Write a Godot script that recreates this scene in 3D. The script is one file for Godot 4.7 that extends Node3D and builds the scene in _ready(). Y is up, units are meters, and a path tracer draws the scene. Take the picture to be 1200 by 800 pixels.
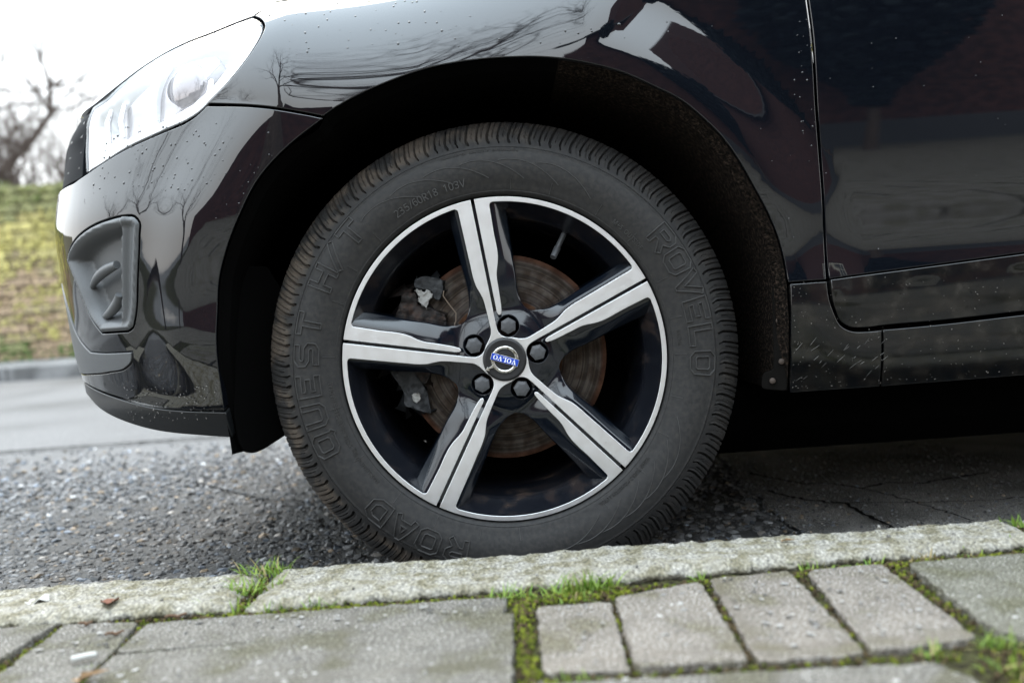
extends Node3D
# A black car parked beside a granite kerb: close view of its front wheel. Metres, y up, the car points to -x.

const HUB := Vector3(0.0, 0.362, 0.0)
const ARCH := Vector2(0.0, 0.381)
const ARCH_R := 0.448
const BEND_AT := -0.265
const FOCAL := 35.0

class Geo:
	var v := PackedVector3Array()
	var n := PackedVector3Array()
	var c := PackedColorArray()
	var tint := Color.WHITE
	func tri(a: Vector3, b: Vector3, d: Vector3, na: Vector3, nb: Vector3, nd: Vector3) -> void:
		if (b - a).cross(d - a).dot(na + nb + nd) > 0.0:
			v.append(a); v.append(d); v.append(b)
			n.append(na); n.append(nd); n.append(nb)
		else:
			v.append(a); v.append(b); v.append(d)
			n.append(na); n.append(nb); n.append(nd)
		for i in 3: c.append(tint)
	func quad(a: Vector3, b: Vector3, d: Vector3, e: Vector3, na: Vector3, nb: Vector3, nd: Vector3, ne: Vector3) -> void:
		tri(a, b, d, na, nb, nd)
		tri(a, d, e, na, nd, ne)
	func flat(a: Vector3, b: Vector3, d: Vector3, out: Vector3) -> void:
		var m := (b - a).cross(d - a)
		if m.length_squared() < 1e-18: return
		m = m.normalized()
		if m.dot(out) < 0.0: m = -m
		tri(a, b, d, m, m, m)
	func flat4(a: Vector3, b: Vector3, d: Vector3, e: Vector3, out: Vector3) -> void:
		flat(a, b, d, out)
		flat(a, d, e, out)
	# a box with chamfered edges
	func box(at: Vector3, size: Vector3, bevel := 0.0, turn := Basis.IDENTITY) -> void:
		var h := size * 0.5
		var b: float = minf(bevel, minf(h.x, minf(h.y, h.z)) * 0.9)
		for ax in 3:
			for s in [-1.0, 1.0]:
				var nn := Vector3.ZERO; nn[ax] = s
				var i: int = (ax + 1) % 3
				var j: int = (ax + 2) % 3
				var q: Array[Vector3] = []
				for k in [[-1, -1], [1, -1], [1, 1], [-1, 1]]:
					var p := Vector3.ZERO
					p[ax] = s * h[ax]; p[i] = k[0] * (h[i] - b); p[j] = k[1] * (h[j] - b)
					q.append(at + turn * p)
				flat4(q[0], q[1], q[2], q[3], turn * nn)
				if b > 0.0:
					for s2 in [-1.0, 1.0]:
						var e: Array[Vector3] = []
						for k in [-1.0, 1.0]:
							var p1 := Vector3.ZERO; p1[ax] = s * h[ax]; p1[i] = s2 * (h[i] - b); p1[j] = k * (h[j] - b)
							var p2 := Vector3.ZERO; p2[ax] = s * (h[ax] - b); p2[i] = s2 * h[i]; p2[j] = k * (h[j] - b)
							e.append(at + turn * p1); e.append(at + turn * p2)
						var o := Vector3.ZERO; o[ax] = s; o[i] = s2
						flat4(e[0], e[1], e[3], e[2], turn * o)
		if b > 0.0:
			for sx in [-1.0, 1.0]:
				for sy in [-1.0, 1.0]:
					for sz in [-1.0, 1.0]:
						flat(at + turn * Vector3(sx * h.x, sy * (h.y - b), sz * (h.z - b)), at + turn * Vector3(sx * (h.x - b), sy * h.y, sz * (h.z - b)), at + turn * Vector3(sx * (h.x - b), sy * (h.y - b), sz * h.z), turn * Vector3(sx, sy, sz))
	# a tube through points with a radius each
	func tube(p: PackedVector3Array, r: PackedFloat32Array, sides := 8, cap := true) -> void:
		var rings: Array = []
		var ref := Vector3.UP
		for i in p.size():
			var d := (p[mini(i + 1, p.size() - 1)] - p[maxi(i - 1, 0)]).normalized()
			if absf(d.dot(ref)) > 0.95: ref = Vector3.RIGHT if absf(d.x) < 0.9 else Vector3.BACK
			var a := d.cross(ref).normalized()
			var b := d.cross(a).normalized()
			ref = a.cross(d).normalized()
			var ring := PackedVector3Array()
			for k in sides + 1:
				var t := TAU * k / sides
				ring.append(a * cos(t) + b * sin(t))
			rings.append(ring)
		for i in p.size() - 1:
			for k in sides:
				var n0: Vector3 = rings[i][k]; var n1: Vector3 = rings[i][k + 1]
				var m0: Vector3 = rings[i + 1][k]; var m1: Vector3 = rings[i + 1][k + 1]
				quad(p[i] + n0 * r[i], p[i] + n1 * r[i], p[i + 1] + m1 * r[i + 1], p[i + 1] + m0 * r[i + 1], n0, n1, m1, m0)
		if cap:
			for e in [0, p.size() - 1]:
				var d := (p[0] - p[1]).normalized() if e == 0 else (p[e] - p[e - 1]).normalized()
				for k in sides:
					tri(p[e], p[e] + rings[e][k] * r[e], p[e] + rings[e][k + 1] * r[e], d, d, d)
	# a profile of (radius, z) turned round the z axis
	func lathe(prof: PackedVector2Array, segs := 96, a0 := 0.0, a1 := TAU, at := Vector3.ZERO, inward := false) -> void:
		var s := -1.0 if inward else 1.0
		for i in prof.size() - 1:
			var d := prof[i + 1] - prof[i]
			if d.length() < 1e-7: continue
			var nf := Vector2(d.y, -d.x).normalized() * s
			var na := nf
			var nb := nf
			if i > 0:
				var e := prof[i] - prof[i - 1]
				var ne := Vector2(e.y, -e.x).normalized() * s
				if ne.dot(nf) > 0.7: na = (nf + ne).normalized()
			if i + 2 < prof.size():
				var e2 := prof[i + 2] - prof[i + 1]
				var nx := Vector2(e2.y, -e2.x).normalized() * s
				if nx.dot(nf) > 0.7: nb = (nf + nx).normalized()
			for k in segs:
				var t0 := a0 + (a1 - a0) * k / segs
				var t1 := a0 + (a1 - a0) * (k + 1) / segs
				var u0 := Vector3(cos(t0), sin(t0), 0); var u1 := Vector3(cos(t1), sin(t1), 0)
				var z0 := Vector3(0, 0, prof[i].y); var z1 := Vector3(0, 0, prof[i + 1].y)
				quad(at + u0 * prof[i].x + z0, at + u1 * prof[i].x + z0, at + u1 * prof[i + 1].x + z1, at + u0 * prof[i + 1].x + z1,
					u0 * na.x + Vector3(0, 0, na.y), u1 * na.x + Vector3(0, 0, na.y), u1 * nb.x + Vector3(0, 0, nb.y), u0 * nb.x + Vector3(0, 0, nb.y))
	func mesh(colored := false) -> ArrayMesh:
		var arr := []
		arr.resize(Mesh.ARRAY_MAX)
		arr[Mesh.ARRAY_VERTEX] = v
		arr[Mesh.ARRAY_NORMAL] = n
		if colored: arr[Mesh.ARRAY_COLOR] = c
		var m := ArrayMesh.new()
		if v.size(): m.add_surface_from_arrays(Mesh.PRIMITIVE_TRIANGLES, arr)
		return m

var rng := RandomNumberGenerator.new()
var M := {}
var plan_x := PackedFloat32Array()
var plan_z := PackedFloat32Array()
var used := {}

# ---------------------------------------------------------------- naming
func numbered(called: String) -> String:
	used[called] = used.get(called, -1) + 1
	return called if used[called] == 0 else "%s_%03d" % [called, used[called]]

func obj(called: String, g, m: Material, parent: Node = null, colored := false) -> MeshInstance3D:
	var o := MeshInstance3D.new()
	o.name = called if parent else numbered(called)
	o.mesh = g.mesh(colored) if g is Geo else g
	o.material_override = m
	(parent if parent else self).add_child(o, true)
	return o

func node(called: String, parent: Node = null, at := Vector3.ZERO) -> Node3D:
	var o := Node3D.new()
	o.name = called if parent else numbered(called)
	(parent if parent else self).add_child(o, true)
	o.position = at
	return o

func tag(o: Node, label: String, category: String, group := "") -> Node:
	o.set_meta("label", label)
	o.set_meta("category", category)
	if group: o.set_meta("group", group)
	return o

func setting(o: Node, label := "") -> Node:
	o.set_meta("kind", "structure")
	if label: o.set_meta("label", label)
	return o

func stuff(o: Node, label := "", category := "") -> Node:
	o.set_meta("kind", "stuff")
	if label: o.set_meta("label", label)
	if category: o.set_meta("category", category)
	return o

func scatter(called: String, mesh: Mesh, m: Material, xf: Array, cols: Array, parent: Node = null) -> MultiMeshInstance3D:
	var mm := MultiMesh.new()
	mm.transform_format = MultiMesh.TRANSFORM_3D
	mm.use_colors = true
	mm.mesh = mesh
	mm.instance_count = xf.size()
	for i in xf.size():
		mm.set_instance_transform(i, xf[i])
		mm.set_instance_color(i, cols[i])
	var o := MultiMeshInstance3D.new()
	o.name = called if parent else numbered(called)
	o.multimesh = mm
	o.material_override = m
	(parent if parent else self).add_child(o, true)
	o.set_meta("kind", "stuff")
	return o

# ---------------------------------------------------------------- materials
func lin(r: float, g: float, b: float) -> Color:
	return Color(r, g, b).linear_to_srgb()

func noise_tex(freq: float, kind: int, cols: Array, stops: Array, size := 512, octaves := 4, sd := 1, normal := 0.0) -> NoiseTexture2D:
	var f := FastNoiseLite.new()
	f.seed = sd
	f.noise_type = kind
	f.frequency = freq
	f.fractal_octaves = octaves
	var t := NoiseTexture2D.new()
	t.width = size; t.height = size
	t.seamless = true
	t.noise = f
	if normal > 0.0:
		t.as_normal_map = true
		t.bump_strength = normal
	elif cols.size():
		var g := Gradient.new()
		g.offsets = PackedFloat32Array(stops)
		var pc := PackedColorArray()
		for c in cols: pc.append(c)
		g.colors = pc
		t.color_ramp = g
	return t

func mat(c: Color, rough: float, metal := 0.0, spec := 0.5) -> StandardMaterial3D:
	var m := StandardMaterial3D.new()
	m.albedo_color = c
	m.roughness = rough
	m.metallic = metal
	m.metallic_specular = spec
	return m

func tri_tex(m: StandardMaterial3D, tex: Texture2D, scale: float, world := true) -> StandardMaterial3D:
	m.albedo_texture = tex
	m.uv1_triplanar = true
	m.uv1_world_triplanar = world
	m.uv1_scale = Vector3.ONE * scale
	return m

func detail(m: StandardMaterial3D, tex: Texture2D, scale: float, world := true) -> StandardMaterial3D:
	m.detail_enabled = true
	m.detail_albedo = tex
	m.detail_blend_mode = BaseMaterial3D.BLEND_MODE_MUL
	m.detail_uv_layer = BaseMaterial3D.DETAIL_UV_2
	m.uv2_triplanar = true
	m.uv2_world_triplanar = world
	m.uv2_scale = Vector3.ONE * scale
	return m

func relief(m: StandardMaterial3D, tex: Texture2D, cm: float) -> StandardMaterial3D:
	m.heightmap_enabled = true
	m.heightmap_texture = tex
	m.heightmap_scale = cm
	return m

func g(x: float) -> Color: return lin(x, x, x)

func make_materials() -> void:
	var SI := FastNoiseLite.TYPE_SIMPLEX_SMOOTH
	var CE := FastNoiseLite.TYPE_CELLULAR
	var bump_fine := noise_tex(0.09, SI, [], [], 512, 4, 11)
	var bump_soft := noise_tex(0.02, SI, [], [], 512, 4, 12)
	var blotch := noise_tex(0.008, SI, [g(0.45), g(0.8), g(1.0)], [0.2, 0.5, 0.8], 512, 5, 13)
	# car
	var p := mat(lin(0.0035, 0.0045, 0.0070), 0.03, 0.0, 0.52)
	p.clearcoat_enabled = true; p.clearcoat = 1.0; p.clearcoat_roughness = 0.015
	M.paint = p
	var dp := mat(Color.WHITE, 0.16, 0.0, 0.55)
	tri_tex(dp, noise_tex(0.015, SI, [lin(0.004, 0.0045, 0.0055), lin(0.008, 0.0075, 0.007), lin(0.028, 0.025, 0.022)], [0.35, 0.6, 0.95], 512, 6, 14), 3.0, false)
	dp.roughness_texture = noise_tex(0.03, SI, [g(0.5), g(1.0)], [0.35, 0.8], 256, 5, 19)
	M.dirty_paint = dp
	M.gloss = mat(lin(0.004, 0.0045, 0.006), 0.08, 0.0, 0.6)
	var low := mat(lin(0.006, 0.007, 0.008), 0.35, 0.0, 0.6)
	M.lip = low
	var gp := mat(lin(0.105, 0.109, 0.113), 0.42, 0.0, 0.5)
	M.trim = relief(tri_tex(gp, noise_tex(0.2, SI, [g(0.9), g(1.0)], [0.3, 0.7], 256, 2, 3), 8.0, false), bump_fine, 0.02)
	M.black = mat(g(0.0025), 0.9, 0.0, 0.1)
	M.rubber_seal = mat(lin(0.0045, 0.004, 0.0035), 0.8, 0.0, 0.2)
	var felt := mat(Color.WHITE, 0.95, 0.0, 0.2)
	tri_tex(felt, noise_tex(0.05, SI, [lin(0.003, 0.0025, 0.002), lin(0.012, 0.009, 0.007), lin(0.065, 0.046, 0.035)], [0.3, 0.55, 0.85], 512, 5, 5), 5.0, false)
	M.felt = relief(felt, noise_tex(0.12, SI, [], [], 512, 4, 6), 0.5)
	M.screw = mat(lin(0.07, 0.052, 0.042), 0.7, 0.2)
	# wheel
	var tyre := mat(Color.WHITE, 0.62, 0.0, 0.35)
	tri_tex(tyre, noise_tex(0.03, SI, [lin(0.10, 0.098, 0.098), lin(0.132, 0.129, 0.129), lin(0.19, 0.175, 0.160)], [0.22, 0.5, 0.88], 1024, 6, 7), 3.0, false)
	tyre.vertex_color_use_as_albedo = true
	M.tyre = relief(tyre, bump_fine, 0.02)
	M.letter = mat(lin(0.040, 0.039, 0.038), 0.5, 0.0, 0.45)
	var alu := mat(lin(0.90, 0.905, 0.91), 0.42, 1.0)
	alu.roughness_texture = noise_tex(0.02, SI, [g(0.8), g(1.0)], [0.3, 0.7], 256, 4, 8)
	alu.uv1_triplanar = true; alu.uv1_scale = Vector3.ONE * 8.0
	M.alu = alu
	var rb := mat(lin(0.004, 0.006, 0.010), 0.12, 0.0, 0.5)
	rb.clearcoat_enabled = true; rb.clearcoat = 0.35; rb.clearcoat_roughness = 0.08
	M.rim = rb
	var barrel := mat(Color.WHITE, 0.2, 0.0, 0.6)
	tri_tex(barrel, noise_tex(0.01, SI, [lin(0.005, 0.006, 0.009), lin(0.008, 0.009, 0.012), lin(0.05, 0.036, 0.03)], [0.3, 0.68, 0.9], 512, 5, 10), 3.0, false)
	M.barrel = barrel
	M.bolt = relief(mat(lin(0.085, 0.088, 0.094), 0.42, 0.35, 0.5), bump_fine, 0.01)
	M.cap = mat(lin(0.012, 0.012, 0.013), 0.42, 0.0, 0.5)
	var em := mat(lin(0.72, 0.71, 0.68), 0.28, 1.0)
	M.emblem = detail(em, noise_tex(0.05, SI, [lin(0.35, 0.33, 0.26), g(1.0)], [0.3, 0.45], 128, 3, 15), 20.0, false)
	M.blue = mat(lin(0.012, 0.055, 0.42), 0.3)
	M.white = mat(lin(0.85, 0.86, 0.88), 0.4)
	var disc := mat(Color.WHITE, 0.5, 0.75)
	disc.vertex_color_use_as_albedo = true
	M.disc = detail(disc, noise_tex(0.02, SI, [lin(0.5, 0.42, 0.36), g(1.0)], [0.25, 0.7], 256, 5, 16), 6.0, false)
	M.rust = relief(tri_tex(mat(Color.WHITE, 0.75, 0.2), noise_tex(0.02, SI, [lin(0.010, 0.009, 0.009), lin(0.034, 0.026, 0.023), lin(0.075, 0.042, 0.03)], [0.3, 0.55, 0.85], 256, 5, 17), 9.0, false), bump_soft, 0.15)
	M.cast = relief(tri_tex(mat(Color.WHITE, 0.6, 0.1), noise_tex(0.03, SI, [lin(0.012, 0.014, 0.017), lin(0.035, 0.037, 0.04)], [0.3, 0.75], 256, 4, 18), 9.0, false), bump_soft, 0.1)
	M.crust = mat(lin(0.33, 0.325, 0.31), 0.9)
	M.wire = mat(lin(0.22, 0.17, 0.13), 0.5, 0.3)
	# lamp
	var glass := mat(Color(0.97, 0.98, 1.0, 0.06), 0.01, 0.0, 0.7)
	glass.transparency = BaseMaterial3D.TRANSPARENCY_ALPHA
	M.glass = glass
	M.chrome = mat(lin(0.90, 0.91, 0.93), 0.16, 1.0)
	M.satin = mat(lin(0.86, 0.87, 0.88), 0.4, 0.55)
	var lens := mat(lin(0.20, 0.175, 0.185), 0.05, 0.55, 0.8)
	lens.clearcoat_enabled = true; lens.clearcoat = 1.0; lens.clearcoat_roughness = 0.01
	M.lens = lens
	M.bezel = mat(lin(0.42, 0.40, 0.41), 0.25, 0.5, 0.6)
	M.blackglass = mat(lin(0.008, 0.009, 0.011), 0.6, 0.0, 0.15)
	var drop := mat(lin(0.01, 0.011, 0.013), 0.02, 0.0, 0.7)
	M.drop = drop
	M.speck = mat(Color.WHITE, 0.85, 0.0, 0.3)
	M.speck.vertex_color_use_as_albedo = true
	# ground
	var road := mat(Color.WHITE, 0.7, 0.0, 0.5)
	tri_tex(road, noise_tex(0.06, CE, [lin(0.055, 0.056, 0.058), lin(0.10, 0.10, 0.102), lin(0.19, 0.19, 0.19)], [0.1, 0.5, 0.9], 1024, 3, 20), 1.2)
	detail(road, blotch, 0.13)
	M.road = relief(road, noise_tex(0.07, CE, [], [], 1024, 3, 21), 0.5)
	var worn := mat(Color.WHITE, 0.72, 0.0, 0.4)
	tri_tex(worn, noise_tex(0.05, SI, [lin(0.03, 0.03, 0.03), lin(0.052, 0.051, 0.050), lin(0.08, 0.078, 0.075)], [0.25, 0.55, 0.85], 1024, 5, 22), 2.2)
	M.worn = relief(worn, noise_tex(0.08, CE, [], [], 512, 3, 23), 0.45)
	var chip := mat(Color.WHITE, 0.6, 0.0, 0.45)
	chip.vertex_color_use_as_albedo = true
	M.chip = chip
	var tar := mat(Color.WHITE, 0.75, 0.0, 0.4)
	tri_tex(tar, noise_tex(0.09, CE, [lin(0.10, 0.097, 0.092), lin(0.28, 0.268, 0.25), lin(0.50, 0.48, 0.45)], [0.15, 0.55, 0.95], 1024, 3, 24), 4.0)
	M.tarmac = relief(detail(tar, blotch, 0.9), noise_tex(0.1, CE, [], [], 512, 3, 25), 0.7)
	M.crack = mat(g(0.006), 0.95, 0.0, 0.1)
	var gran := mat(Color.WHITE, 0.8, 0.0, 0.35)
	tri_tex(gran, noise_tex(0.075, SI, [lin(0.085, 0.085, 0.082), lin(0.205, 0.193, 0.165), lin(0.305, 0.290, 0.250), lin(0.48, 0.465, 0.435)], [0.2, 0.42, 0.64, 0.84], 1024, 4, 26), 2.3)
	detail(gran, noise_tex(0.02, SI, [lin(0.50, 0.47, 0.35), lin(0.82, 0.80, 0.70), g(1.0)], [0.24, 0.42, 0.66], 512, 6, 27), 2.6)
	M.granite = relief(gran, noise_tex(0.08, SI, [], [], 1024, 5, 28), 0.22)
	for i in 3:
		var pv := mat(Color.WHITE, 0.85, 0.0, 0.3)
		var w: Array = [[0.122, 0.113, 0.099], [0.146, 0.128, 0.109], [0.110, 0.105, 0.082]][i]
		tri_tex(pv, noise_tex(0.11, SI, [lin(w[0] * 0.45, w[1] * 0.45, w[2] * 0.45), lin(w[0], w[1], w[2]), lin(w[0] * 1.2, w[1] * 1.2, w[2] * 1.2), lin(0.62, 0.61, 0.58)], [0.2, 0.45, 0.66, 0.80], 1024, 3, 30 + i), 2.4)
		detail(pv, noise_tex(0.012, SI, [lin(0.62, 0.62, 0.50), g(0.85), g(1.0)], [0.22, 0.45, 0.7], 512, 5, 33 + i), 1.4)
		M["paver%d" % i] = relief(pv, noise_tex(0.1, SI, [], [], 512, 4, 36 + i), 0.22)
	var soil := mat(Color.WHITE, 0.95, 0.0, 0.2)
	tri_tex(soil, noise_tex(0.05, SI, [lin(0.012, 0.010, 0.007), lin(0.034, 0.029, 0.019), lin(0.055, 0.06, 0.02), lin(0.10, 0.088, 0.062)], [0.2, 0.45, 0.65, 0.9], 512, 5, 40), 3.0)
	M.soil = relief(soil, bump_fine, 0.8)
	var grass := mat(Color.WHITE, 0.55, 0.0, 0.4)
	grass.vertex_color_use_as_albedo = true
	grass.backlight_enabled = true; grass.backlight = Color(0.5, 0.6, 0.3)
	M.grass = grass
	var moss := mat(Color.WHITE, 0.9, 0.0, 0.2)
	moss.vertex_color_use_as_albedo = true
	M.moss = moss
	M.leaf = mat(lin(0.13, 0.042, 0.018), 0.7)
	M.leaf_pale = mat(lin(0.2, 0.12, 0.055), 0.7)
	M.paper = mat(lin(0.42, 0.415, 0.39), 0.85)
	M.bark_chip = mat(lin(0.10, 0.055, 0.03), 0.85)
	# background
	var br := mat(Color.WHITE, 0.9, 0.0, 0.2)
	br.vertex_color_use_as_albedo = true
	M.wallstone = br
	for i in 5:
		var w: Array = [[0.33, 0.27, 0.17], [0.42, 0.37, 0.17], [0.52, 0.46, 0.20], [0.25, 0.25, 0.13], [0.36, 0.27, 0.19]][i]
		M["moss_stone%d" % i] = tri_tex(mat(Color.WHITE, 0.9, 0.0, 0.2), noise_tex(0.03, SI, [lin(w[0] * 0.4, w[1] * 0.4, w[2] * 0.4), lin(w[0], w[1], w[2]), lin(w[0] * 1.5, w[1] * 1.5, w[2] * 1.3)], [0.25, 0.55, 0.85], 256, 4, 50 + i), 2.0)
	M.mortar = mat(lin(0.19, 0.165, 0.105), 0.95)
	M.concrete = detail(tri_tex(mat(Color.WHITE, 0.85, 0.0, 0.3), noise_tex(0.08, SI, [g(0.16), g(0.26)], [0.3, 0.7], 256, 4, 60), 2.0), blotch, 0.5)
	M.bark = tri_tex(mat(Color.WHITE, 0.9, 0.0, 0.2), noise_tex(0.03, SI, [lin(0.05, 0.04, 0.035), lin(0.14, 0.11, 0.095)], [0.3, 0.7], 256, 4, 61), 3.0)
	M.brick = tri_tex(mat(Color.WHITE, 0.85, 0.0, 0.3), noise_tex(0.01, SI, [lin(0.05, 0.028, 0.026), lin(0.105, 0.05, 0.045)], [0.3, 0.7], 512, 5, 62), 1.0)
	M.slate = mat(lin(0.05, 0.053, 0.06), 0.6)
	M.cream = mat(lin(0.62, 0.60, 0.52), 0.6)
	M.window = mat(lin(0.02, 0.023, 0.028), 0.05, 0.0, 0.6)
	M.navy = mat(lin(0.012, 0.018, 0.035), 0.4)

# ---------------------------------------------------------------- the car's skin: u runs along the side and round the nose, v up it
func sm(a: float, b: float, x: float) -> float:
	var t := clampf((x - a) / (b - a), 0.0, 1.0)
	return t * t * (3.0 - 2.0 * t)

func plan_angle(w: float) -> float:
	return deg_to_rad(96.0) * (1.0 - exp(-pow(w / 0.585, 2.2)))

func make_plan() -> void:
	var x := BEND_AT
	var z := 0.035
	plan_x.append(x); plan_z.append(z)
	for i in 400:
		var t := plan_angle((i + 0.5) * 0.005)
		x -= cos(t) * 0.005; z -= sin(t) * 0.005
		plan_x.append(x); plan_z.append(z)

func curve(P: PackedVector2Array, x: float) -> float:
	var k := P.size() - 1
	x = clampf(x, P[0].x, P[k].x)
	var i := 0
	while i < k - 1 and P[i + 1].x < x: i += 1
	var h := P[i + 1].x - P[i].x
	var t := (x - P[i].x) / h
	var m0: float; var m1: float
	if i == 0: m0 = (P[1].y - P[0].y) / h
	else: m0 = slope3(P, i)
	if i + 1 == k: m1 = (P[k].y - P[k - 1].y) / h
	else: m1 = slope3(P, i + 1)
	var t2 := t * t; var t3 := t2 * t
	return (2 * t3 - 3 * t2 + 1) * P[i].y + (t3 - 2 * t2 + t) * h * m0 + (-2 * t3 + 3 * t2) * P[i + 1].y + (t3 - t2) * h * m1

func slope3(P: PackedVector2Array, i: int) -> float:
	var a := P[i].x - P[i - 1].x; var b := P[i + 1].x - P[i].x
	return ((P[i].y - P[i - 1].y) / a * b + (P[i + 1].y - P[i].y) / b * a) / (a + b)

var DOOR := PackedVector2Array([Vector2(0.20, -0.06), Vector2(0.27, -0.040), Vector2(0.33, -0.022), Vector2(0.40, -0.018), Vector2(0.48, -0.026), Vector2(0.60, -0.013), Vector2(0.75, 0.0), Vector2(0.90, 0.003), Vector2(1.1, -0.006)])
var BUMP := PackedVector2Array([Vector2(0.20, -0.10), Vector2(0.25, -0.075), Vector2(0.275, -0.052), Vector2(0.31, -0.034), Vector2(0.345, -0.032), Vector2(0.42, -0.021), Vector2(0.50, -0.014), Vector2(0.57, -0.007), Vector2(0.63, -0.004), Vector2(0.70, -0.016), Vector2(0.80, -0.036), Vector2(0.95, -0.055)])

func side_swell(u: float, v: float) -> float:
	var b := sm(-0.30, -0.62, u)
	var d := 0.0
	if b < 1.0: d += curve(DOOR, v) * (1.0 - b)
	if b > 0.0: d += curve(BUMP, v) * b
	var lip := ARCH_R + 0.022 + 0.026 * sm(-0.05, -0.32, u)
	var q := 1.0 - sm(lip, lip + 0.115, Vector2(u, v).distance_to(ARCH))
	return d + 0.021 * q * sm(0.28, 0.45, v) * sm(0.75, 0.5, absf(u))

func skin(u: float, v: float) -> Vector3:
	var x := u; var z := 0.035; var nx := 0.0; var nz := 1.0
	if u < BEND_AT:
		var w := minf(BEND_AT - u, 1.9999)
		var i := w / 0.005
		var k := int(i)
		x = lerpf(plan_x[k], plan_x[k + 1], i - k)
		z = lerpf(plan_z[k], plan_z[k + 1], i - k)
		var t := plan_angle(w)
		nx = -sin(t); nz = cos(t)
	var yt := 1.055 + (0.22 if u > 0.0 else 0.19) * u - 0.052 * sm(-0.28, -0.72, u)
	var r := 0.09 + 0.18 * sm(-0.7, -0.1, u) - 0.11 * sm(0.12, 0.42, u)
	var v1 := yt - r
	var d := side_swell(u, minf(v, v1))
	var y := v
	if v > v1:
		var th := clampf((v - v1) / r, 0.0, PI / 2)
		var ex := maxf(0.0, v - v1 - r * PI / 2)
		y = v1 + r * sin(th) + 0.12 * ex
		d -= r * (1.0 - cos(th)) + ex
	return Vector3(x + nx * d, y, z + nz * d)

func skin_normal(u: float, v: float) -> Vector3:
	return (skin(u + 0.002, v) - skin(u - 0.002, v)).cross(skin(u, v + 0.002) - skin(u, v - 0.002)).normalized()

func skin_lifted(u: float, v: float, lift: float) -> Vector3:
	return skin(u, v) + skin_normal(u, v) * lift

# ---------------------------------------------------------------- outlines and sheets
func P2(a: Array) -> PackedVector2Array:
	var r := PackedVector2Array()
	for i in range(0, a.size(), 2): r.append(Vector2(a[i], a[i + 1]))
	return r

# a smooth line through points, finely divided
func spline(pts: PackedVector2Array, step := 0.008) -> PackedVector2Array:
	var r := PackedVector2Array()
	for i in pts.size() - 1:
		var p0 := pts[maxi(i - 1, 0)]; var p1 := pts[i]; var p2 := pts[i + 1]; var p3 := pts[mini(i + 2, pts.size() - 1)]
		var k := maxi(1, int(ceil(p1.distance_to(p2) / step)))
		for j in k: r.append(p1.cubic_interpolate_in_time(p2, p0, p3, float(j) / k, p1.distance_to(p2), -p0.distance_to(p1), p1.distance_to(p2) + p2.distance_to(p3)) if p0 != p1 and p2 != p3 else p1.cubic_interpolate(p2, p0, p3, float(j) / k))
	r.append(pts[pts.size() - 1])
	return r

# a closed outline from smooth lines that meet in corners
func outline(lines: Array, step := 0.008) -> PackedVector2Array:
	var r := PackedVector2Array()
	for l in lines:
		for p in spline(P2(l), step):
			if r.is_empty() or r[r.size() - 1].distance_to(p) > 1e-5: r.append(p)
	if r[0].distance_to(r[r.size() - 1]) < 1e-5: r.remove_at(r.size() - 1)
	return r

func rounded(poly: PackedVector2Array, rad: float, k := 4) -> PackedVector2Array:
	var r := PackedVector2Array()
	var n := poly.size()
	for i in n:
		var p := poly[i]
		var a := poly[(i + n - 1) % n] - p
		var b := poly[(i + 1) % n] - p
		var q := minf(rad, minf(a.length(), b.length()) * 0.45)
		var s := p + a.normalized() * q
		var e := p + b.normalized() * q
		for j in k + 1:
			var t := float(j) / k
			r.append(s.lerp(p, t).lerp(p.lerp(e, t), t))
	return r

func divided(poly: PackedVector2Array, step: float) -> PackedVector2Array:
	var r := PackedVector2Array()
	for i in poly.size():
		var a := poly[i]; var b := poly[(i + 1) % poly.size()]
		var k := maxi(1, int(ceil(a.distance_to(b) / step)))
		for j in k: r.append(a.lerp(b, float(j) / k))
	return r

func ring(c: Vector2, r: float, k := 48) -> PackedVector2Array:
	var p := PackedVector2Array()
	for i in k: p.append(c + Vector2.from_angle(TAU * i / k) * r)
	return p

func inset(poly: PackedVector2Array, e: float) -> Array:
	var n := poly.size()
	var inner := PackedVector2Array()
	var outs := PackedVector2Array()
	var s := -1.0 if Geometry2D.is_polygon_clockwise(poly) else 1.0
	for i in n:
		var d1 := (poly[i] - poly[(i + n - 1) % n]).normalized()
		var d2 := (poly[(i + 1) % n] - poly[i]).normalized()
		var t := (d1 + d2).normalized()
		if t == Vector2.ZERO: t = d1
		var o := Vector2(t.y, -t.x) * s
		outs.append(o)
		inner.append(poly[i] - o * e)
	return [inner, outs]

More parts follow.
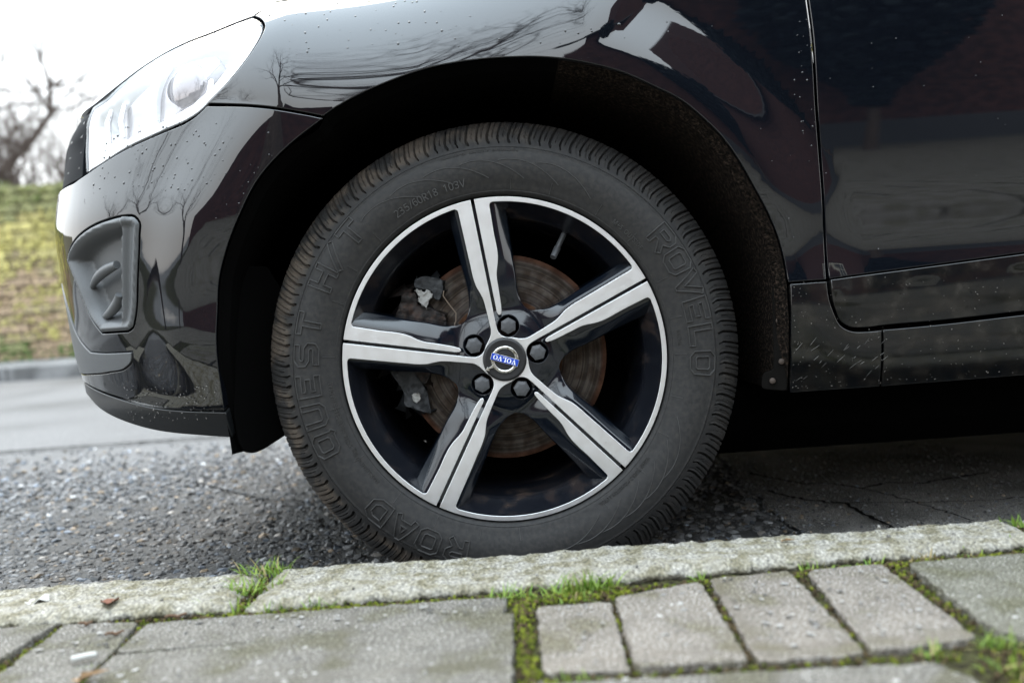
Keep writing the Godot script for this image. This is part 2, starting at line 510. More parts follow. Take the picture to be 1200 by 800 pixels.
# a sheet over an outline (with holes) in (u, v), placed by at(u, v), its edges rounded and turned in
func sheet(geo: Geo, loop_: PackedVector2Array, holes: Array, at: Callable, step := 0.014, edge := 0.0016, turn_in := 0.012, up := Vector3.ZERO) -> void:
	var loop := divided(loop_, step)
	var e := 0.0008
	var nrm := func(p: Vector2) -> Vector3:
		var m: Vector3 = (at.call(p.x + e, p.y) - at.call(p.x - e, p.y)).cross(at.call(p.x, p.y + e) - at.call(p.x, p.y - e)).normalized()
		return -m if up != Vector3.ZERO and m.dot(up) < 0.0 else m
	var ins := inset(loop, edge)
	var face: PackedVector2Array = ins[0]
	var loops: Array = [[loop, ins[0], ins[1], 1.0]]
	var cut: Array = []
	for h in holes:
		var hd := divided(h, step)
		var hi := inset(hd, -edge)
		cut.append(hi[0])
		loops.append([hd, hi[0], hi[1], -1.0])
	var lo := face[0]; var hi2 := face[0]
	for p in face: lo = lo.min(p); hi2 = hi2.max(p)
	var nx := int(ceil((hi2.x - lo.x) / step)) + 1
	var ny := int(ceil((hi2.y - lo.y) / step)) + 1
	lo -= Vector2(step, step) * 0.37
	var crossed := PackedByteArray(); crossed.resize((nx + 1) * (ny + 1))
	for l in [face] + cut:
		for i in l.size():
			var a: Vector2 = (l[i] - lo) / step; var b: Vector2 = (l[(i + 1) % l.size()] - lo) / step
			for x in range(maxi(0, int(floor(minf(a.x, b.x) - 0.001))), mini(nx, int(floor(maxf(a.x, b.x) + 0.001))) + 1):
				for y in range(maxi(0, int(floor(minf(a.y, b.y) - 0.001))), mini(ny, int(floor(maxf(a.y, b.y) + 0.001))) + 1):
					crossed[x * (ny + 1) + y] = 1
	var P := {}
	var N := {}
	var get_p := func(x: int, y: int) -> int:
		var k := x * 100000 + y
		if not P.has(k):
			var q := lo + Vector2(x, y) * step
			P[k] = at.call(q.x, q.y); N[k] = nrm.call(q)
		return k
	for x in nx + 1:
		for y in ny + 1:
			var c0 := lo + Vector2(x, y) * step
			if not crossed[x * (ny + 1) + y]:
				var mid := c0 + Vector2(step, step) * 0.5
				if not Geometry2D.is_point_in_polygon(mid, face): continue
				var bad := false
				for h in cut:
					if Geometry2D.is_point_in_polygon(mid, h): bad = true
				if bad: continue
				var a: int = get_p.call(x, y); var b: int = get_p.call(x + 1, y); var c: int = get_p.call(x + 1, y + 1); var d: int = get_p.call(x, y + 1)
				geo.quad(P[a], P[b], P[c], P[d], N[a], N[b], N[c], N[d])
			else:
				var cell := PackedVector2Array([c0, c0 + Vector2(step, 0), c0 + Vector2(step, step), c0 + Vector2(0, step)])
				var pieces: Array = Geometry2D.intersect_polygons(cell, face)
				for h in cut:
					var next: Array = []
					for pc in pieces:
						if not Geometry2D.is_polygon_clockwise(pc): next += Geometry2D.clip_polygons(pc, h)
						else: next += Geometry2D.clip_polygons(pc, h)
					pieces = next
				for pc in pieces:
					var t := Geometry2D.triangulate_polygon(pc)
					for k in range(0, t.size(), 3):
						var q0: Vector2 = pc[t[k]]; var q1: Vector2 = pc[t[k + 1]]; var q2: Vector2 = pc[t[k + 2]]
						geo.tri(at.call(q0.x, q0.y), at.call(q1.x, q1.y), at.call(q2.x, q2.y), nrm.call(q0), nrm.call(q1), nrm.call(q2))
	for L in loops:
		var outer: PackedVector2Array = L[0]; var inn: PackedVector2Array = L[1]; var outs: PackedVector2Array = L[2]
		var sg: float = L[3]
		var rows: Array = []
		for i in outer.size():
			var n0: Vector3 = nrm.call(inn[i])
			var o2: Vector2 = outs[i] * sg
			var pi_: Vector3 = at.call(inn[i].x, inn[i].y)
			var po: Vector3 = at.call(outer[i].x, outer[i].y)
			var o3: Vector3 = (po - pi_)
			if o3.length() < 1e-7: o3 = at.call(inn[i].x + o2.x * 1e-3, inn[i].y + o2.y * 1e-3) - pi_
			o3 = (o3 - n0 * o3.dot(n0)).normalized()
			rows.append([pi_, n0, pi_.lerp(po, 0.7) - n0 * edge * 0.3, (n0 + o3).normalized(), po - n0 * edge, o3, po - n0 * turn_in, o3])
		for i in outer.size():
			var a: Array = rows[i]; var b: Array = rows[(i + 1) % outer.size()]
			for k in [0, 2, 4]:
				geo.quad(a[k], b[k], b[k + 2], a[k + 2], a[k + 1], b[k + 1], b[k + 3], a[k + 3])

func panel(called: String, loop: PackedVector2Array, m: Material, parent: Node, holes: Array = [], step := 0.014, lift := 0.0, turn_in := 0.012, swell = null) -> MeshInstance3D:
	var geo := Geo.new()
	var at := func(u: float, v: float) -> Vector3: return skin(u, v) if lift == 0.0 else skin_lifted(u, v, lift)
	if swell != null: at = func(u: float, v: float) -> Vector3: return skin_lifted(u, v, lift + swell.call(u, v))
	sheet(geo, loop, holes, at, step, 0.0016, turn_in, Vector3.ZERO)
	return obj(called, geo, m, parent)

func shifted(l: Array, dx: float, dy: float) -> Array:
	var r := []
	for i in range(0, l.size(), 2): r.append(l[i] + dx); r.append(l[i + 1] + dy)
	return r

func back(l: Array) -> Array:
	var r := []
	for i in range(l.size() - 2, -1, -2): r.append(l[i]); r.append(l[i + 1])
	return r

# ---------------------------------------------------------------- the wheel
func face_z(r: float) -> float:
	return -0.006 - 0.011 * (1.0 - r / 0.25)

var SILVER_L := PackedVector2Array([Vector2(0.054, 0.0122), Vector2(0.067, 0.0126), Vector2(0.089, 0.0135), Vector2(0.102, 0.0148), Vector2(0.112, 0.0178), Vector2(0.122, 0.0212), Vector2(0.134, 0.0230), Vector2(0.160, 0.0238), Vector2(0.205, 0.0248), Vector2(0.2420, 0.0256)])
var SILVER_R := PackedVector2Array([Vector2(0.080, -0.0108), Vector2(0.090, -0.0117), Vector2(0.115, -0.0130), Vector2(0.134, -0.0142), Vector2(0.143, -0.0165), Vector2(0.152, -0.0196), Vector2(0.160, -0.0215), Vector2(0.205, -0.0232), Vector2(0.2420, -0.0248)])
var OPEN_L := PackedVector2Array([Vector2(0.062, 0.060), Vector2(0.068, 0.053), Vector2(0.075, 0.047), Vector2(0.084, 0.0415), Vector2(0.097, 0.0372), Vector2(0.116, 0.0355), Vector2(0.16, 0.0375), Vector2(0.205, 0.0395), Vector2(0.2495, 0.0425)])
var OPEN_R := PackedVector2Array([Vector2(0.062, -0.062), Vector2(0.067, -0.056), Vector2(0.074, -0.0485), Vector2(0.082, -0.0435), Vector2(0.095, -0.0412), Vector2(0.13, -0.0432), Vector2(0.16, -0.0442), Vector2(0.2, -0.0465), Vector2(0.2495, -0.050)])

func merge_into(list: Array, poly: PackedVector2Array) -> Array:
	var cur := poly
	var out := []
	for p in list:
		var m := Geometry2D.merge_polygons(cur, p)
		var outers := 0
		for q in m:
			if not Geometry2D.is_polygon_clockwise(q): outers += 1
		if outers == 1 and not Geometry2D.is_polygon_clockwise(p):
			for q in m:
				if Geometry2D.is_polygon_clockwise(q): out.append(q)
				else: cur = q
		else: out.append(p)
	out.append(cur)
	return out

func arc(c: Vector2, r: float, a0: float, a1: float, k: int) -> PackedVector2Array:
	var p := PackedVector2Array()
	for i in k + 1: p.append(c + Vector2.from_angle(deg_to_rad(lerpf(a0, a1, float(i) / k))) * r)
	return p

func turned(poly: PackedVector2Array, deg: float) -> PackedVector2Array:
	var r := PackedVector2Array()
	for p in poly: r.append(p.rotated(deg_to_rad(deg)))
	return r

func ccw(poly: PackedVector2Array) -> PackedVector2Array:
	if Geometry2D.is_polygon_clockwise(poly): poly.reverse()
	return poly

func make_rim(wheel: Node3D) -> void:
	var RO := 0.2578
	var RI := 0.2500
	var A := Vector2.from_angle(deg_to_rad(-17.5)) * 0.054
	var B := Vector2.from_angle(deg_to_rad(54.5)) * 0.054
	var left := PackedVector2Array()
	left.append_array(arc(Vector2.ZERO, RO, rad_to_deg(asin(0.0027 / RO)), 36.3, 24))
	left.append_array(arc(Vector2.ZERO, RI, 36.3, rad_to_deg(asin(0.0310 / RI)), 20))
	left.append_array(PackedVector2Array([Vector2(0.2470, 0.0276), Vector2(0.2452, 0.0262)]))
	var sl := spline(SILVER_L, 0.004); sl.reverse()
	left.append_array(sl)
	left.append_array(spline(P2([0.050, 0.0124, 0.045, 0.0134, 0.039, 0.0162, 0.033, 0.0205, 0.027, 0.0252]), 0.003))
	left.append_array(arc(B, 0.0186, 246, 234.5, 4))
	left.append_array(arc(Vector2.ZERO, 0.0345, 55.2, -18.2, 24))
	left.append_array(arc(A, 0.0186, 162.5, 92, 14))
	left.append(Vector2(0.0560, 0.0027))
	var right := PackedVector2Array()
	right.append_array(arc(Vector2.ZERO, RO, -36.3, -rad_to_deg(asin(0.0027 / RO)), 24))
	right.append_array(PackedVector2Array([Vector2(0.078, -0.0027), Vector2(0.0738, -0.0033), Vector2(0.0712, -0.0050), Vector2(0.0709, -0.0070), Vector2(0.0728, -0.0092)]))
	right.append_array(spline(SILVER_R, 0.004))
	right.append_array(PackedVector2Array([Vector2(0.2452, -0.0254), Vector2(0.2470, -0.0268)]))
	right.append_array(arc(Vector2.ZERO, RI, -rad_to_deg(asin(0.0302 / RI)), -36.3, 20))
	var all: Array = []
	for k in 5: all = merge_into(all, turned(ccw(left.duplicate()), 72.0 * k))
	for k in 5: all = merge_into(all, turned(ccw(right.duplicate()), 72.0 * k))
	var face := PackedVector2Array()
	var holes := []
	for p in all:
		if Geometry2D.is_polygon_clockwise(p): holes.append(p)
		elif p.size() > face.size(): face = p
	var turn0 := 101.5
	var geo := Geo.new()
	sheet(geo, turned(face, turn0), holes.map(func(h): return turned(h, turn0)), func(u: float, v: float) -> Vector3: return Vector3(u, v, face_z(Vector2(u, v).length())), 0.006, 0.0007, 0.0055)
	var mf := obj("machined_face", geo, M.alu, wheel)
	mf.set_meta("label", "machined silver faces and edge of the black alloy wheel")
	# black bodies under the silver strips
	var sp := Geo.new()
	var rows: Array = []
	var R := []
	for i in 71: R.append(lerpf(0.0695, 0.2498, i / 70.0))
	for r in R:
		var z := face_z(r)
		var tl := curve(SILVER_L, r); var tr := curve(SILVER_R, maxf(r, 0.08))
		var wl := curve(OPEN_L, r); var wr := curve(OPEN_R, r)
		var drop := 0.0135 + 0.008 * sm(0.12, 0.24, r)
		rows.append([
			Vector3(r, wl + 0.004, z - 0.060), Vector3(r, wl + 0.0012, z - drop - 0.0035), Vector3(r, wl, z - drop - 0.0012), Vector3(r, wl - 0.0016, z - drop + 0.0004),
			Vector3(r, lerpf(tl, wl, 0.45), z - 0.0040 - drop * 0.22), Vector3(r, tl + 0.0012, z - 0.0035), Vector3(r, 0.0, z - 0.0042), Vector3(r, tr - 0.0012, z - 0.0035), Vector3(r, lerpf(tr, wr, 0.45), z - 0.0040 - drop * 0.22),
			Vector3(r, wr + 0.0016, z - drop + 0.0004), Vector3(r, wr, z - drop - 0.0012), Vector3(r, wr - 0.0012, z - drop - 0.0035), Vector3(r, wr - 0.004, z - 0.060)])
		var row: Array = rows[rows.size() - 1]
		for k in range(1, 12):
			var q: Vector3 = row[k]
			var hz := -0.0190 - 0.010 * sm(0.055, 0.088, Vector2(q.x, q.y).length())
			q.z = lerpf(hz, q.z, sm(0.0700, 0.112, r))
			row[k] = q
	var nr := rows.size(); var nc: int = rows[0].size()
	var smooth := func(i: int, j: int) -> Vector3:
		var a: Vector3 = rows[mini(i + 1, nr - 1)][j] - rows[maxi(i - 1, 0)][j]
		var b: Vector3 = rows[i][mini(j + 1, nc - 1)] - rows[i][maxi(j - 1, 0)]
		return b.cross(a).normalized() * (-1.0)
	for i in nr - 1:
		for j in nc - 1:
			var q := [smooth.call(i, j), smooth.call(i, j + 1), smooth.call(i + 1, j + 1), smooth.call(i + 1, j)]
			var ff: Vector3 = (rows[i][j + 1] - rows[i][j]).cross(rows[i + 1][j] - rows[i][j]).normalized()
			if ff.z < -0.05: ff = -ff
			for k in 4:
				var qn: Vector3 = q[k]
				if qn.dot(ff) < 0.0: qn = -qn
				q[k] = qn if j in [2, 3, 4, 7, 8, 9] else ff if qn.dot(ff) < 0.85 else qn
			if j == 0 or j == nc - 2:
				ff = Vector3(0, 1 if j == 0 else -1, 0)
				q = [ff, ff, ff, ff]
			sp.quad(rows[i][j], rows[i][j + 1], rows[i + 1][j + 1], rows[i + 1][j], q[0], q[1], q[2], q[3])
	var spm := sp.mesh()
	for k in 5:
		var o := obj("spoke", spm, M.rim, wheel)
		o.rotation.z = deg_to_rad(turn0 + 72.0 * k)
	# hub with five pockets
	var hub := Geo.new()
	var pockets := []
	for k in 5: pockets.append(ring(Vector2.from_angle(deg_to_rad(turn0 - 17.5 + 72.0 * k)) * 0.054, 0.0170, 40))
	sheet(hub, ring(Vector2.ZERO, 0.0885, 160), pockets, func(u: float, v: float) -> Vector3:
		var r := Vector2(u, v).length()
		return Vector3(u, v, -0.0195 - 0.010 * sm(0.055, 0.088, r)), 0.005, 0.0015, 0.03)
	hub.lathe(P2([0.0172, -0.045, 0.0, -0.045]), 24, 0, TAU, Vector3.ZERO)
	obj("hub", hub, M.rim, wheel)
	var bolt := Geo.new()
	var hexr := 0.0134
	var lev := [[hexr, -0.030], [hexr, -0.0165], [hexr * 0.955, -0.0148], [hexr * 0.55, -0.0136], [0.0, -0.0132]]
	for i in lev.size() - 1:
		for k in 6:
			var a0 := Vector2.from_angle(TAU * k / 6); var a1 := Vector2.from_angle(TAU * (k + 1) / 6)
			var m := (a0 + a1).normalized()
			var nn := Vector3(m.x, m.y, 0) if i == 0 else Vector3(m.x, m.y, 1.2 if i == 1 else 9.0)
			bolt.flat4(Vector3(a0.x * lev[i][0], a0.y * lev[i][0], lev[i][1]), Vector3(a1.x * lev[i][0], a1.y * lev[i][0], lev[i][1]), Vector3(a1.x * lev[i + 1][0], a1.y * lev[i + 1][0], lev[i + 1][1]), Vector3(a0.x * lev[i + 1][0], a0.y * lev[i + 1][0], lev[i + 1][1]), nn)
	var bm := bolt.mesh()
	var spins := [30.0, 12.0, 34.0, 58.0, 14.0]
	for k in 5:
		var o := obj("wheel_bolt", bm, M.bolt, wheel)
		var c := Vector2.from_angle(deg_to_rad(turn0 - 17.5 + 72.0 * k)) * 0.054
		o.position = Vector3(c.x, c.y, 0.0)
		o.rotation.z = deg_to_rad(spins[k])
	# barrel and flange
	var ba := Geo.new()
	ba.lathe(P2([0.2502, -0.0075, 0.2496, -0.0110, 0.2475, -0.0150, 0.2380, -0.0310, 0.2310, -0.0420, 0.2275, -0.0460, 0.2262, -0.0520, 0.2250, -0.0700, 0.2190, -0.1050, 0.2130, -0.1950, 0.2160, -0.2150, 0.2400, -0.2200]), 160, 0, TAU, Vector3.ZERO, true)
	obj("barrel", ba, M.barrel, wheel)
	var fl := Geo.new()
	fl.lathe(P2([0.2600, -0.0200, 0.2597, -0.0110, 0.2590, -0.0084, 0.2578, -0.0075]), 160, 0, TAU, Vector3.ZERO)
	obj("flange", fl, M.gloss, wheel)
	# valve
	var va := Geo.new()
	var vd := Vector2.from_angle(deg_to_rad(64.5))
	var v0 := Vector3(vd.x * 0.200, vd.y * 0.200, -0.052); var v1 := Vector3(vd.x * 0.181, vd.y * 0.181, -0.040)
	va.tube(PackedVector3Array([Vector3(vd.x * 0.224, vd.y * 0.224, -0.06), v0, v0.lerp(v1, 0.1), v1]), PackedFloat32Array([0.0045, 0.0045, 0.0058, 0.0052]), 10)
	obj("valve", va, M.bolt, wheel)
	# centre cap and badge, the badge upside down
	var cap := Geo.new()
	cap.lathe(P2([0.0344, -0.0300, 0.0343, -0.0125, 0.0336, -0.0112, 0.0310, -0.0100, 0.0290, -0.0106, 0.0150, -0.0094, 0.0, -0.0090]), 72)
	obj("centre_cap", cap, M.cap, wheel)
	var badge := node("badge", wheel, Vector3(0, 0, -0.0092))
	badge.rotation.z = deg_to_rad(164.8)
	var mk := Geo.new()
	mk.lathe(P2([0.0218, -0.001, 0.0216, 0.0008, 0.0208, 0.0014, 0.0178, 0.0014, 0.0170, 0.0008, 0.0168, -0.001]), 64)
	var ah := P2([0.0135, 0.0165, 0.0175, 0.0195, 0.0195, 0.0215, 0.0185, 0.0235, 0.0250, 0.0250, 0.0235, 0.0185, 0.0215, 0.0195, 0.0195, 0.0175, 0.0165, 0.0135])
	sheet(mk, ccw(ah), [], func(u: float, v: float) -> Vector3: return Vector3(u, v, 0.0016), 0.004, 0.0004, 0.0020)
	mk.v = Transform3D(Basis(), badge.position) * mk.v
	var mko := obj("emblem", mk, M.emblem, wheel)
	mko.transform = Transform3D(Basis(Vector3.BACK, badge.rotation.z), Vector3.ZERO)
	var bar := Geo.new()
	bar.box(badge.position + Vector3(0, 0, 0.0014), Vector3(0.0455, 0.0118, 0.0022), 0.0004)
	var bo := obj("emblem_edge", bar, M.emblem, wheel)
	bo.transform = mko.transform
	var bar2 := Geo.new()
	bar2.box(badge.position + Vector3(0, 0, 0.0018), Vector3(0.0440, 0.0104, 0.0022), 0.0003)
	var b2 := obj("emblem_bar", bar2, M.blue, wheel)
	b2.transform = mko.transform
	var tm := TextMesh.new()
	tm.text = "VOLVO"
	var f := SystemFont.new(); f.font_names = PackedStringArray(["Droid Serif"]); f.font_weight = 700
	tm.font = f; tm.font_size = 48; tm.pixel_size = 0.0003; tm.depth = 0.001
	var size := tm.get_aabb().size
	var to := MeshInstance3D.new(); to.name = "emblem_word"; to.mesh = tm; to.material_override = M.white
	wheel.add_child(to, true)
	var sx := 0.0375 / size.x; var sy := 0.0074 / size.y
	var c := tm.get_aabb().get_center()
	to.transform = mko.transform * Transform3D(Basis.from_scale(Vector3(sx, sy, 1.0)), badge.position + Vector3(-c.x * sx, -c.y * sy, 0.0030))
	wheel.remove_child(badge); badge.free()

# how far out the tyre's side stands at a radius
var SIDE := PackedVector2Array([Vector2(0.2585, -0.022), Vector2(0.2605, -0.0085), Vector2(0.2635, -0.0025), Vector2(0.268, 0.0005), Vector2(0.276, 0.0035), Vector2(0.290, 0.0085), Vector2(0.305, 0.0108), Vector2(0.318, 0.0098), Vector2(0.328, 0.0066), Vector2(0.335, 0.0032), Vector2(0.343, -0.0020), Vector2(0.352, -0.0085), Vector2(0.361, -0.0165), Vector2(0.3695, -0.0265), Vector2(0.3770, -0.0390), Vector2(0.3825, -0.0540), Vector2(0.3853, -0.0720)])

func side_z(r: float) -> float:
	return curve(SIDE, r)

func tyre_side(r: float, ang: float, h := 0.0) -> Vector3:
	var z := side_z(r)
	var dz := (side_z(r + 0.001) - side_z(r - 0.001)) / 0.002
	var nn := Vector2(-dz, 1.0).normalized() * h
	return Vector3(cos(ang) * (r + nn.x), sin(ang) * (r + nn.x), z + nn.y)

func flatten(p: Vector3) -> Vector3:
	var down := Vector3(sin(deg_to_rad(4.0)), -cos(deg_to_rad(4.0)), 0)
	var d := p.dot(down) - 0.3605
	return p - down * d if d > 0.0 else p

func make_tyre(wheel: Node3D) -> void:
	var t := Geo.new()
	# side wall with moulded rings
	var prof := PackedVector2Array()
	var r := 0.2585
	while r < 0.3345:
		var h := 0.0
		h += 0.0007 * (sm(0.2642, 0.2648, r) - sm(0.2662, 0.2668, r))
		h += 0.0008 * (sm(0.3298, 0.3304, r) - sm(0.3318, 0.3324, r))
		h -= 0.0010 * (sm(0.3326, 0.3331, r) - sm(0.3336, 0.3341, r))
		prof.append(Vector2(r, side_z(r) + h))
		r += 0.0006 if (r > 0.2630 and r < 0.2680) or r > 0.3285 else 0.002
	t.tint = Color(0.2, 0.2, 0.2)
	t.lathe(prof, 240)
	t.v = PackedVector3Array(Array(t.v).map(flatten))
	# tread with shoulder blocks
	var N := 132
	var per := 16
	var segs := N * per
	var rows := PackedVector2Array()
	rows.append(prof[prof.size() - 1])
	for i in 22:
		var rr := lerpf(0.3360, 0.3853, pow(i / 21.0, 0.85))
		rows.append(Vector2(rr, side_z(rr)))
	for z in [-0.078, -0.082, -0.0835, -0.0905, -0.092, -0.105, -0.12, -0.15]: rows.append(Vector2(0.3862 if z > -0.11 else 0.387, z))
	var noise := FastNoiseLite.new(); noise.seed = 3; noise.frequency = 14.0; noise.fractal_octaves = 3
	var pts: Array = []
	for j in rows.size():
		var line := PackedVector3Array()
		var rr := rows[j].x
		var s := clampf((rr - 0.336) / 0.05, 0.0, 1.0)
		var skew := 0.55 * s * s - 0.25 * sm(0.0, 0.3, s) + (0.0 if rows[j].y > -0.07 else -(rows[j].y + 0.07) * 9.0)
		var start := sm(0.340, 0.344, rr)
		for k in segs:
			var a := TAU * k / segs
			var ph := fposmod(float(k) / per + skew, 1.0)
			var big := int(floor(float(k) / per + skew)) % 2
			var wide := 0.080 if big == 0 else 0.050
			var gdist := absf(ph - 0.5)
			var depth := 0.0085 * start * (1.0 - sm(wide, wide + 0.035, gdist))
			var wob := 0.10 * sin(floor(float(k) / per + skew) * 2.4)
			depth += 0.0036 * start * (1.0 - sm(0.03, 0.07, absf(ph - 0.02 - wob * 0.5))) * sm(0.25, 0.4, s)
			depth += 0.0012 * start * (0.5 + 0.5 * sin(floor(float(k) / per + skew) * 5.3)) * sm(0.2, 0.0, absf(ph - 0.8))
			var p := rows[j]
			if p.y in [-0.0835, -0.0905]: depth = 0.007
			var q := Vector2(cos(a), sin(a)) * (p.x - depth * lerpf(0.55, 1.0, s))
			var zz := p.y - depth * lerpf(0.75, 0.25, s)
			line.append(flatten(Vector3(q.x, q.y, zz)))
		pts.append(line)
	for j in rows.size() - 1:
		var a: PackedVector3Array = pts[j]; var b: PackedVector3Array = pts[j + 1]
		for k in segs:
			var k2 := (k + 1) % segs
			var rad := Vector3(a[k].x, a[k].y, 0).normalized()
			var out := rad + Vector3(0, 0, 0.6)
			var m := sm(-0.22, 0.35, noise.get_noise_3d(a[k].x, a[k].y, a[k].z)) * sm(0.336, 0.352, rows[j].x)
			var side := sm(0.5, -0.8, rad.x) * 0.85 + 0.12
			t.tint = Color(0.19, 0.19, 0.19).lerp(Color(0.62, 0.52, 0.42), m * side)
			t.flat4(a[k], a[k2], b[k2], b[k], out)
	var inner := Geo.new()
	inner.tint = Color(0.2, 0.2, 0.2)
	inner.lathe(P2([0.387, -0.15, 0.3855, -0.165, 0.377, -0.200, 0.350, -0.232, 0.300, -0.245, 0.262, -0.222]), 120)
	inner.v = PackedVector3Array(Array(inner.v).map(flatten))
	t.v.append_array(inner.v); t.n.append_array(inner.n); t.c.append_array(inner.c)
	obj("tyre", t, M.tyre, wheel, true)
	make_lettering(wheel)

# strokes of the moulded capitals, in a box 0..1 high
func strokes(ch: String) -> Array:
	match ch:
		"R": return [P2([0.1, 0, 0.1, 0.9, 0.55, 0.9, 0.68, 0.78, 0.68, 0.58, 0.55, 0.46, 0.1, 0.46]), P2([0.36, 0.46, 0.68, 0])]
		"O": return [P2([0.22, 0.1, 0.1, 0.22, 0.1, 0.78, 0.22, 0.9, 0.58, 0.9, 0.7, 0.78, 0.7, 0.22, 0.58, 0.1, 0.22, 0.1])]
		"V": return [P2([0.04, 1, 0.38, 0.05, 0.72, 1])]
		"E": return [P2([0.72, 0.9, 0.1, 0.9, 0.1, 0.1, 0.72, 0.1]), P2([0.1, 0.5, 0.6, 0.5])]
		"L": return [P2([0.1, 1, 0.1, 0.1, 0.7, 0.1])]
		"Q": return [P2([0.22, 0.1, 0.1, 0.22, 0.1, 0.78, 0.22, 0.9, 0.58, 0.9, 0.7, 0.78, 0.7, 0.22, 0.58, 0.1, 0.22, 0.1]), P2([0.45, 0.36, 0.78, -0.02])]
		"U": return [P2([0.1, 1, 0.1, 0.22, 0.22, 0.1, 0.58, 0.1, 0.7, 0.22, 0.7, 1])]
		"S": return [P2([0.7, 0.9, 0.22, 0.9, 0.1, 0.8, 0.1, 0.6, 0.22, 0.5, 0.58, 0.5, 0.7, 0.4, 0.7, 0.2, 0.58, 0.1, 0.06, 0.1])]
		"T": return [P2([0.02, 0.9, 0.74, 0.9]), P2([0.38, 0.9, 0.38, 0])]
		"H": return [P2([0.1, 0, 0.1, 1]), P2([0.68, 0, 0.68, 1]), P2([0.1, 0.5, 0.68, 0.5])]
		"A": return [P2([0.04, 0, 0.36, 0.92, 0.42, 0.92, 0.74, 0]), P2([0.2, 0.3, 0.58, 0.3])]
		"D": return [P2([0.1, 0.1, 0.1, 0.9, 0.5, 0.9, 0.7, 0.72, 0.7, 0.28, 0.5, 0.1, 0.1, 0.1])]
		"/": return [P2([0.0, 0, 0.62, 1])]
	return []

func ridge(geo: Geo, line: PackedVector2Array, closed: bool, place: Callable, w: float, h: float) -> void:
	var n := line.size()
	var rows: Array = []
	for i in n:
		var a := line[(i + n - 1) % n] if closed or i > 0 else line[i]
		var b := line[(i + 1) % n] if closed or i < n - 1 else line[i]
		var t := (b - a).normalized()
		var o := Vector2(t.y, -t.x)
		rows.append([place.call(line[i] - o * w, -0.0002), place.call(line[i] - o * w * 0.35, h), place.call(line[i] + o * w * 0.35, h), place.call(line[i] + o * w, -0.0002)])
	for i in (n if closed else n - 1):
		var a: Array = rows[i]; var b: Array = rows[(i + 1) % n]
		for k in 3: geo.flat4(a[k], a[k + 1], b[k + 1], b[k], Vector3(a[1].x, a[1].y, 3.0).normalized() if k != 1 else Vector3.BACK)

func moulded_word(called: String, word: String, a_from: float, a_to: float, r: float, high: float, wheel: Node3D) -> void:
	var geo := Geo.new()
	var pitch := (a_to - a_from) / word.length()
	for i in word.length():
		var polys: Array = []
		for s in strokes(word[i]):
			var sc := PackedVector2Array()
			for p in s: sc.append(p * Vector2(high * 1.28, high))
			var closed: bool = sc[0].distance_to(sc[sc.size() - 1]) < 1e-6
			if closed: sc.remove_at(sc.size() - 1)
			var made := Geometry2D.offset_polyline(sc, high * 0.115, Geometry2D.JOIN_MITER, Geometry2D.END_JOINED if closed else Geometry2D.END_BUTT)
			for q in made:
				if Geometry2D.is_polygon_clockwise(q): polys.append(q)
				else: polys = merge_into(polys, q)
		var centre := deg_to_rad(a_from + pitch * (i + 0.5))
		var mid := 0.39 * 1.28 * high
		var place := func(p: Vector2, h: float) -> Vector3:
			return flatten(tyre_side(r - high * 0.5 + p.y, centre - (p.x - mid) / r, h))
		for q in polys: ridge(geo, divided(q, 0.004), true, place, 0.0013, 0.0022)
	obj(called, geo, M.letter, wheel)

func small_words(called: String, text: String, a_from: float, r: float, high: float, wheel: Node3D) -> void:
	var tm := TextMesh.new()
	tm.text = text
	var f := SystemFont.new(); f.font_names = PackedStringArray(["Droid Sans"]); f.font_weight = 400
	tm.font = f; tm.font_size = 24; tm.pixel_size = high / 17.5; tm.depth = 0.0011; tm.curve_step = 4.0
	tm.horizontal_alignment = HORIZONTAL_ALIGNMENT_LEFT; tm.vertical_alignment = VERTICAL_ALIGNMENT_BOTTOM
	var arr := tm.get_mesh_arrays()
	var vs: PackedVector3Array = arr[Mesh.ARRAY_VERTEX]
	var ns: PackedVector3Array = arr[Mesh.ARRAY_NORMAL]
	var box := tm.get_aabb()
	var av := PackedVector3Array(); var an := PackedVector3Array()
	for i in vs.size():
		var a := deg_to_rad(a_from) - (vs[i].x - box.position.x) / r
		av.append(tyre_side(r + vs[i].y - box.position.y, a, vs[i].z - box.position.z - 0.0001))
		an.append(Vector3(ns[i].x, ns[i].y, ns[i].z).rotated(Vector3.BACK, a - PI / 2))
	var out := []
	out.resize(Mesh.ARRAY_MAX)
	out[Mesh.ARRAY_VERTEX] = av; out[Mesh.ARRAY_NORMAL] = an; out[Mesh.ARRAY_INDEX] = arr[Mesh.ARRAY_INDEX]
	var m := ArrayMesh.new(); m.add_surface_from_arrays(Mesh.PRIMITIVE_TRIANGLES, out)
	obj(called, m, M.letter, wheel)

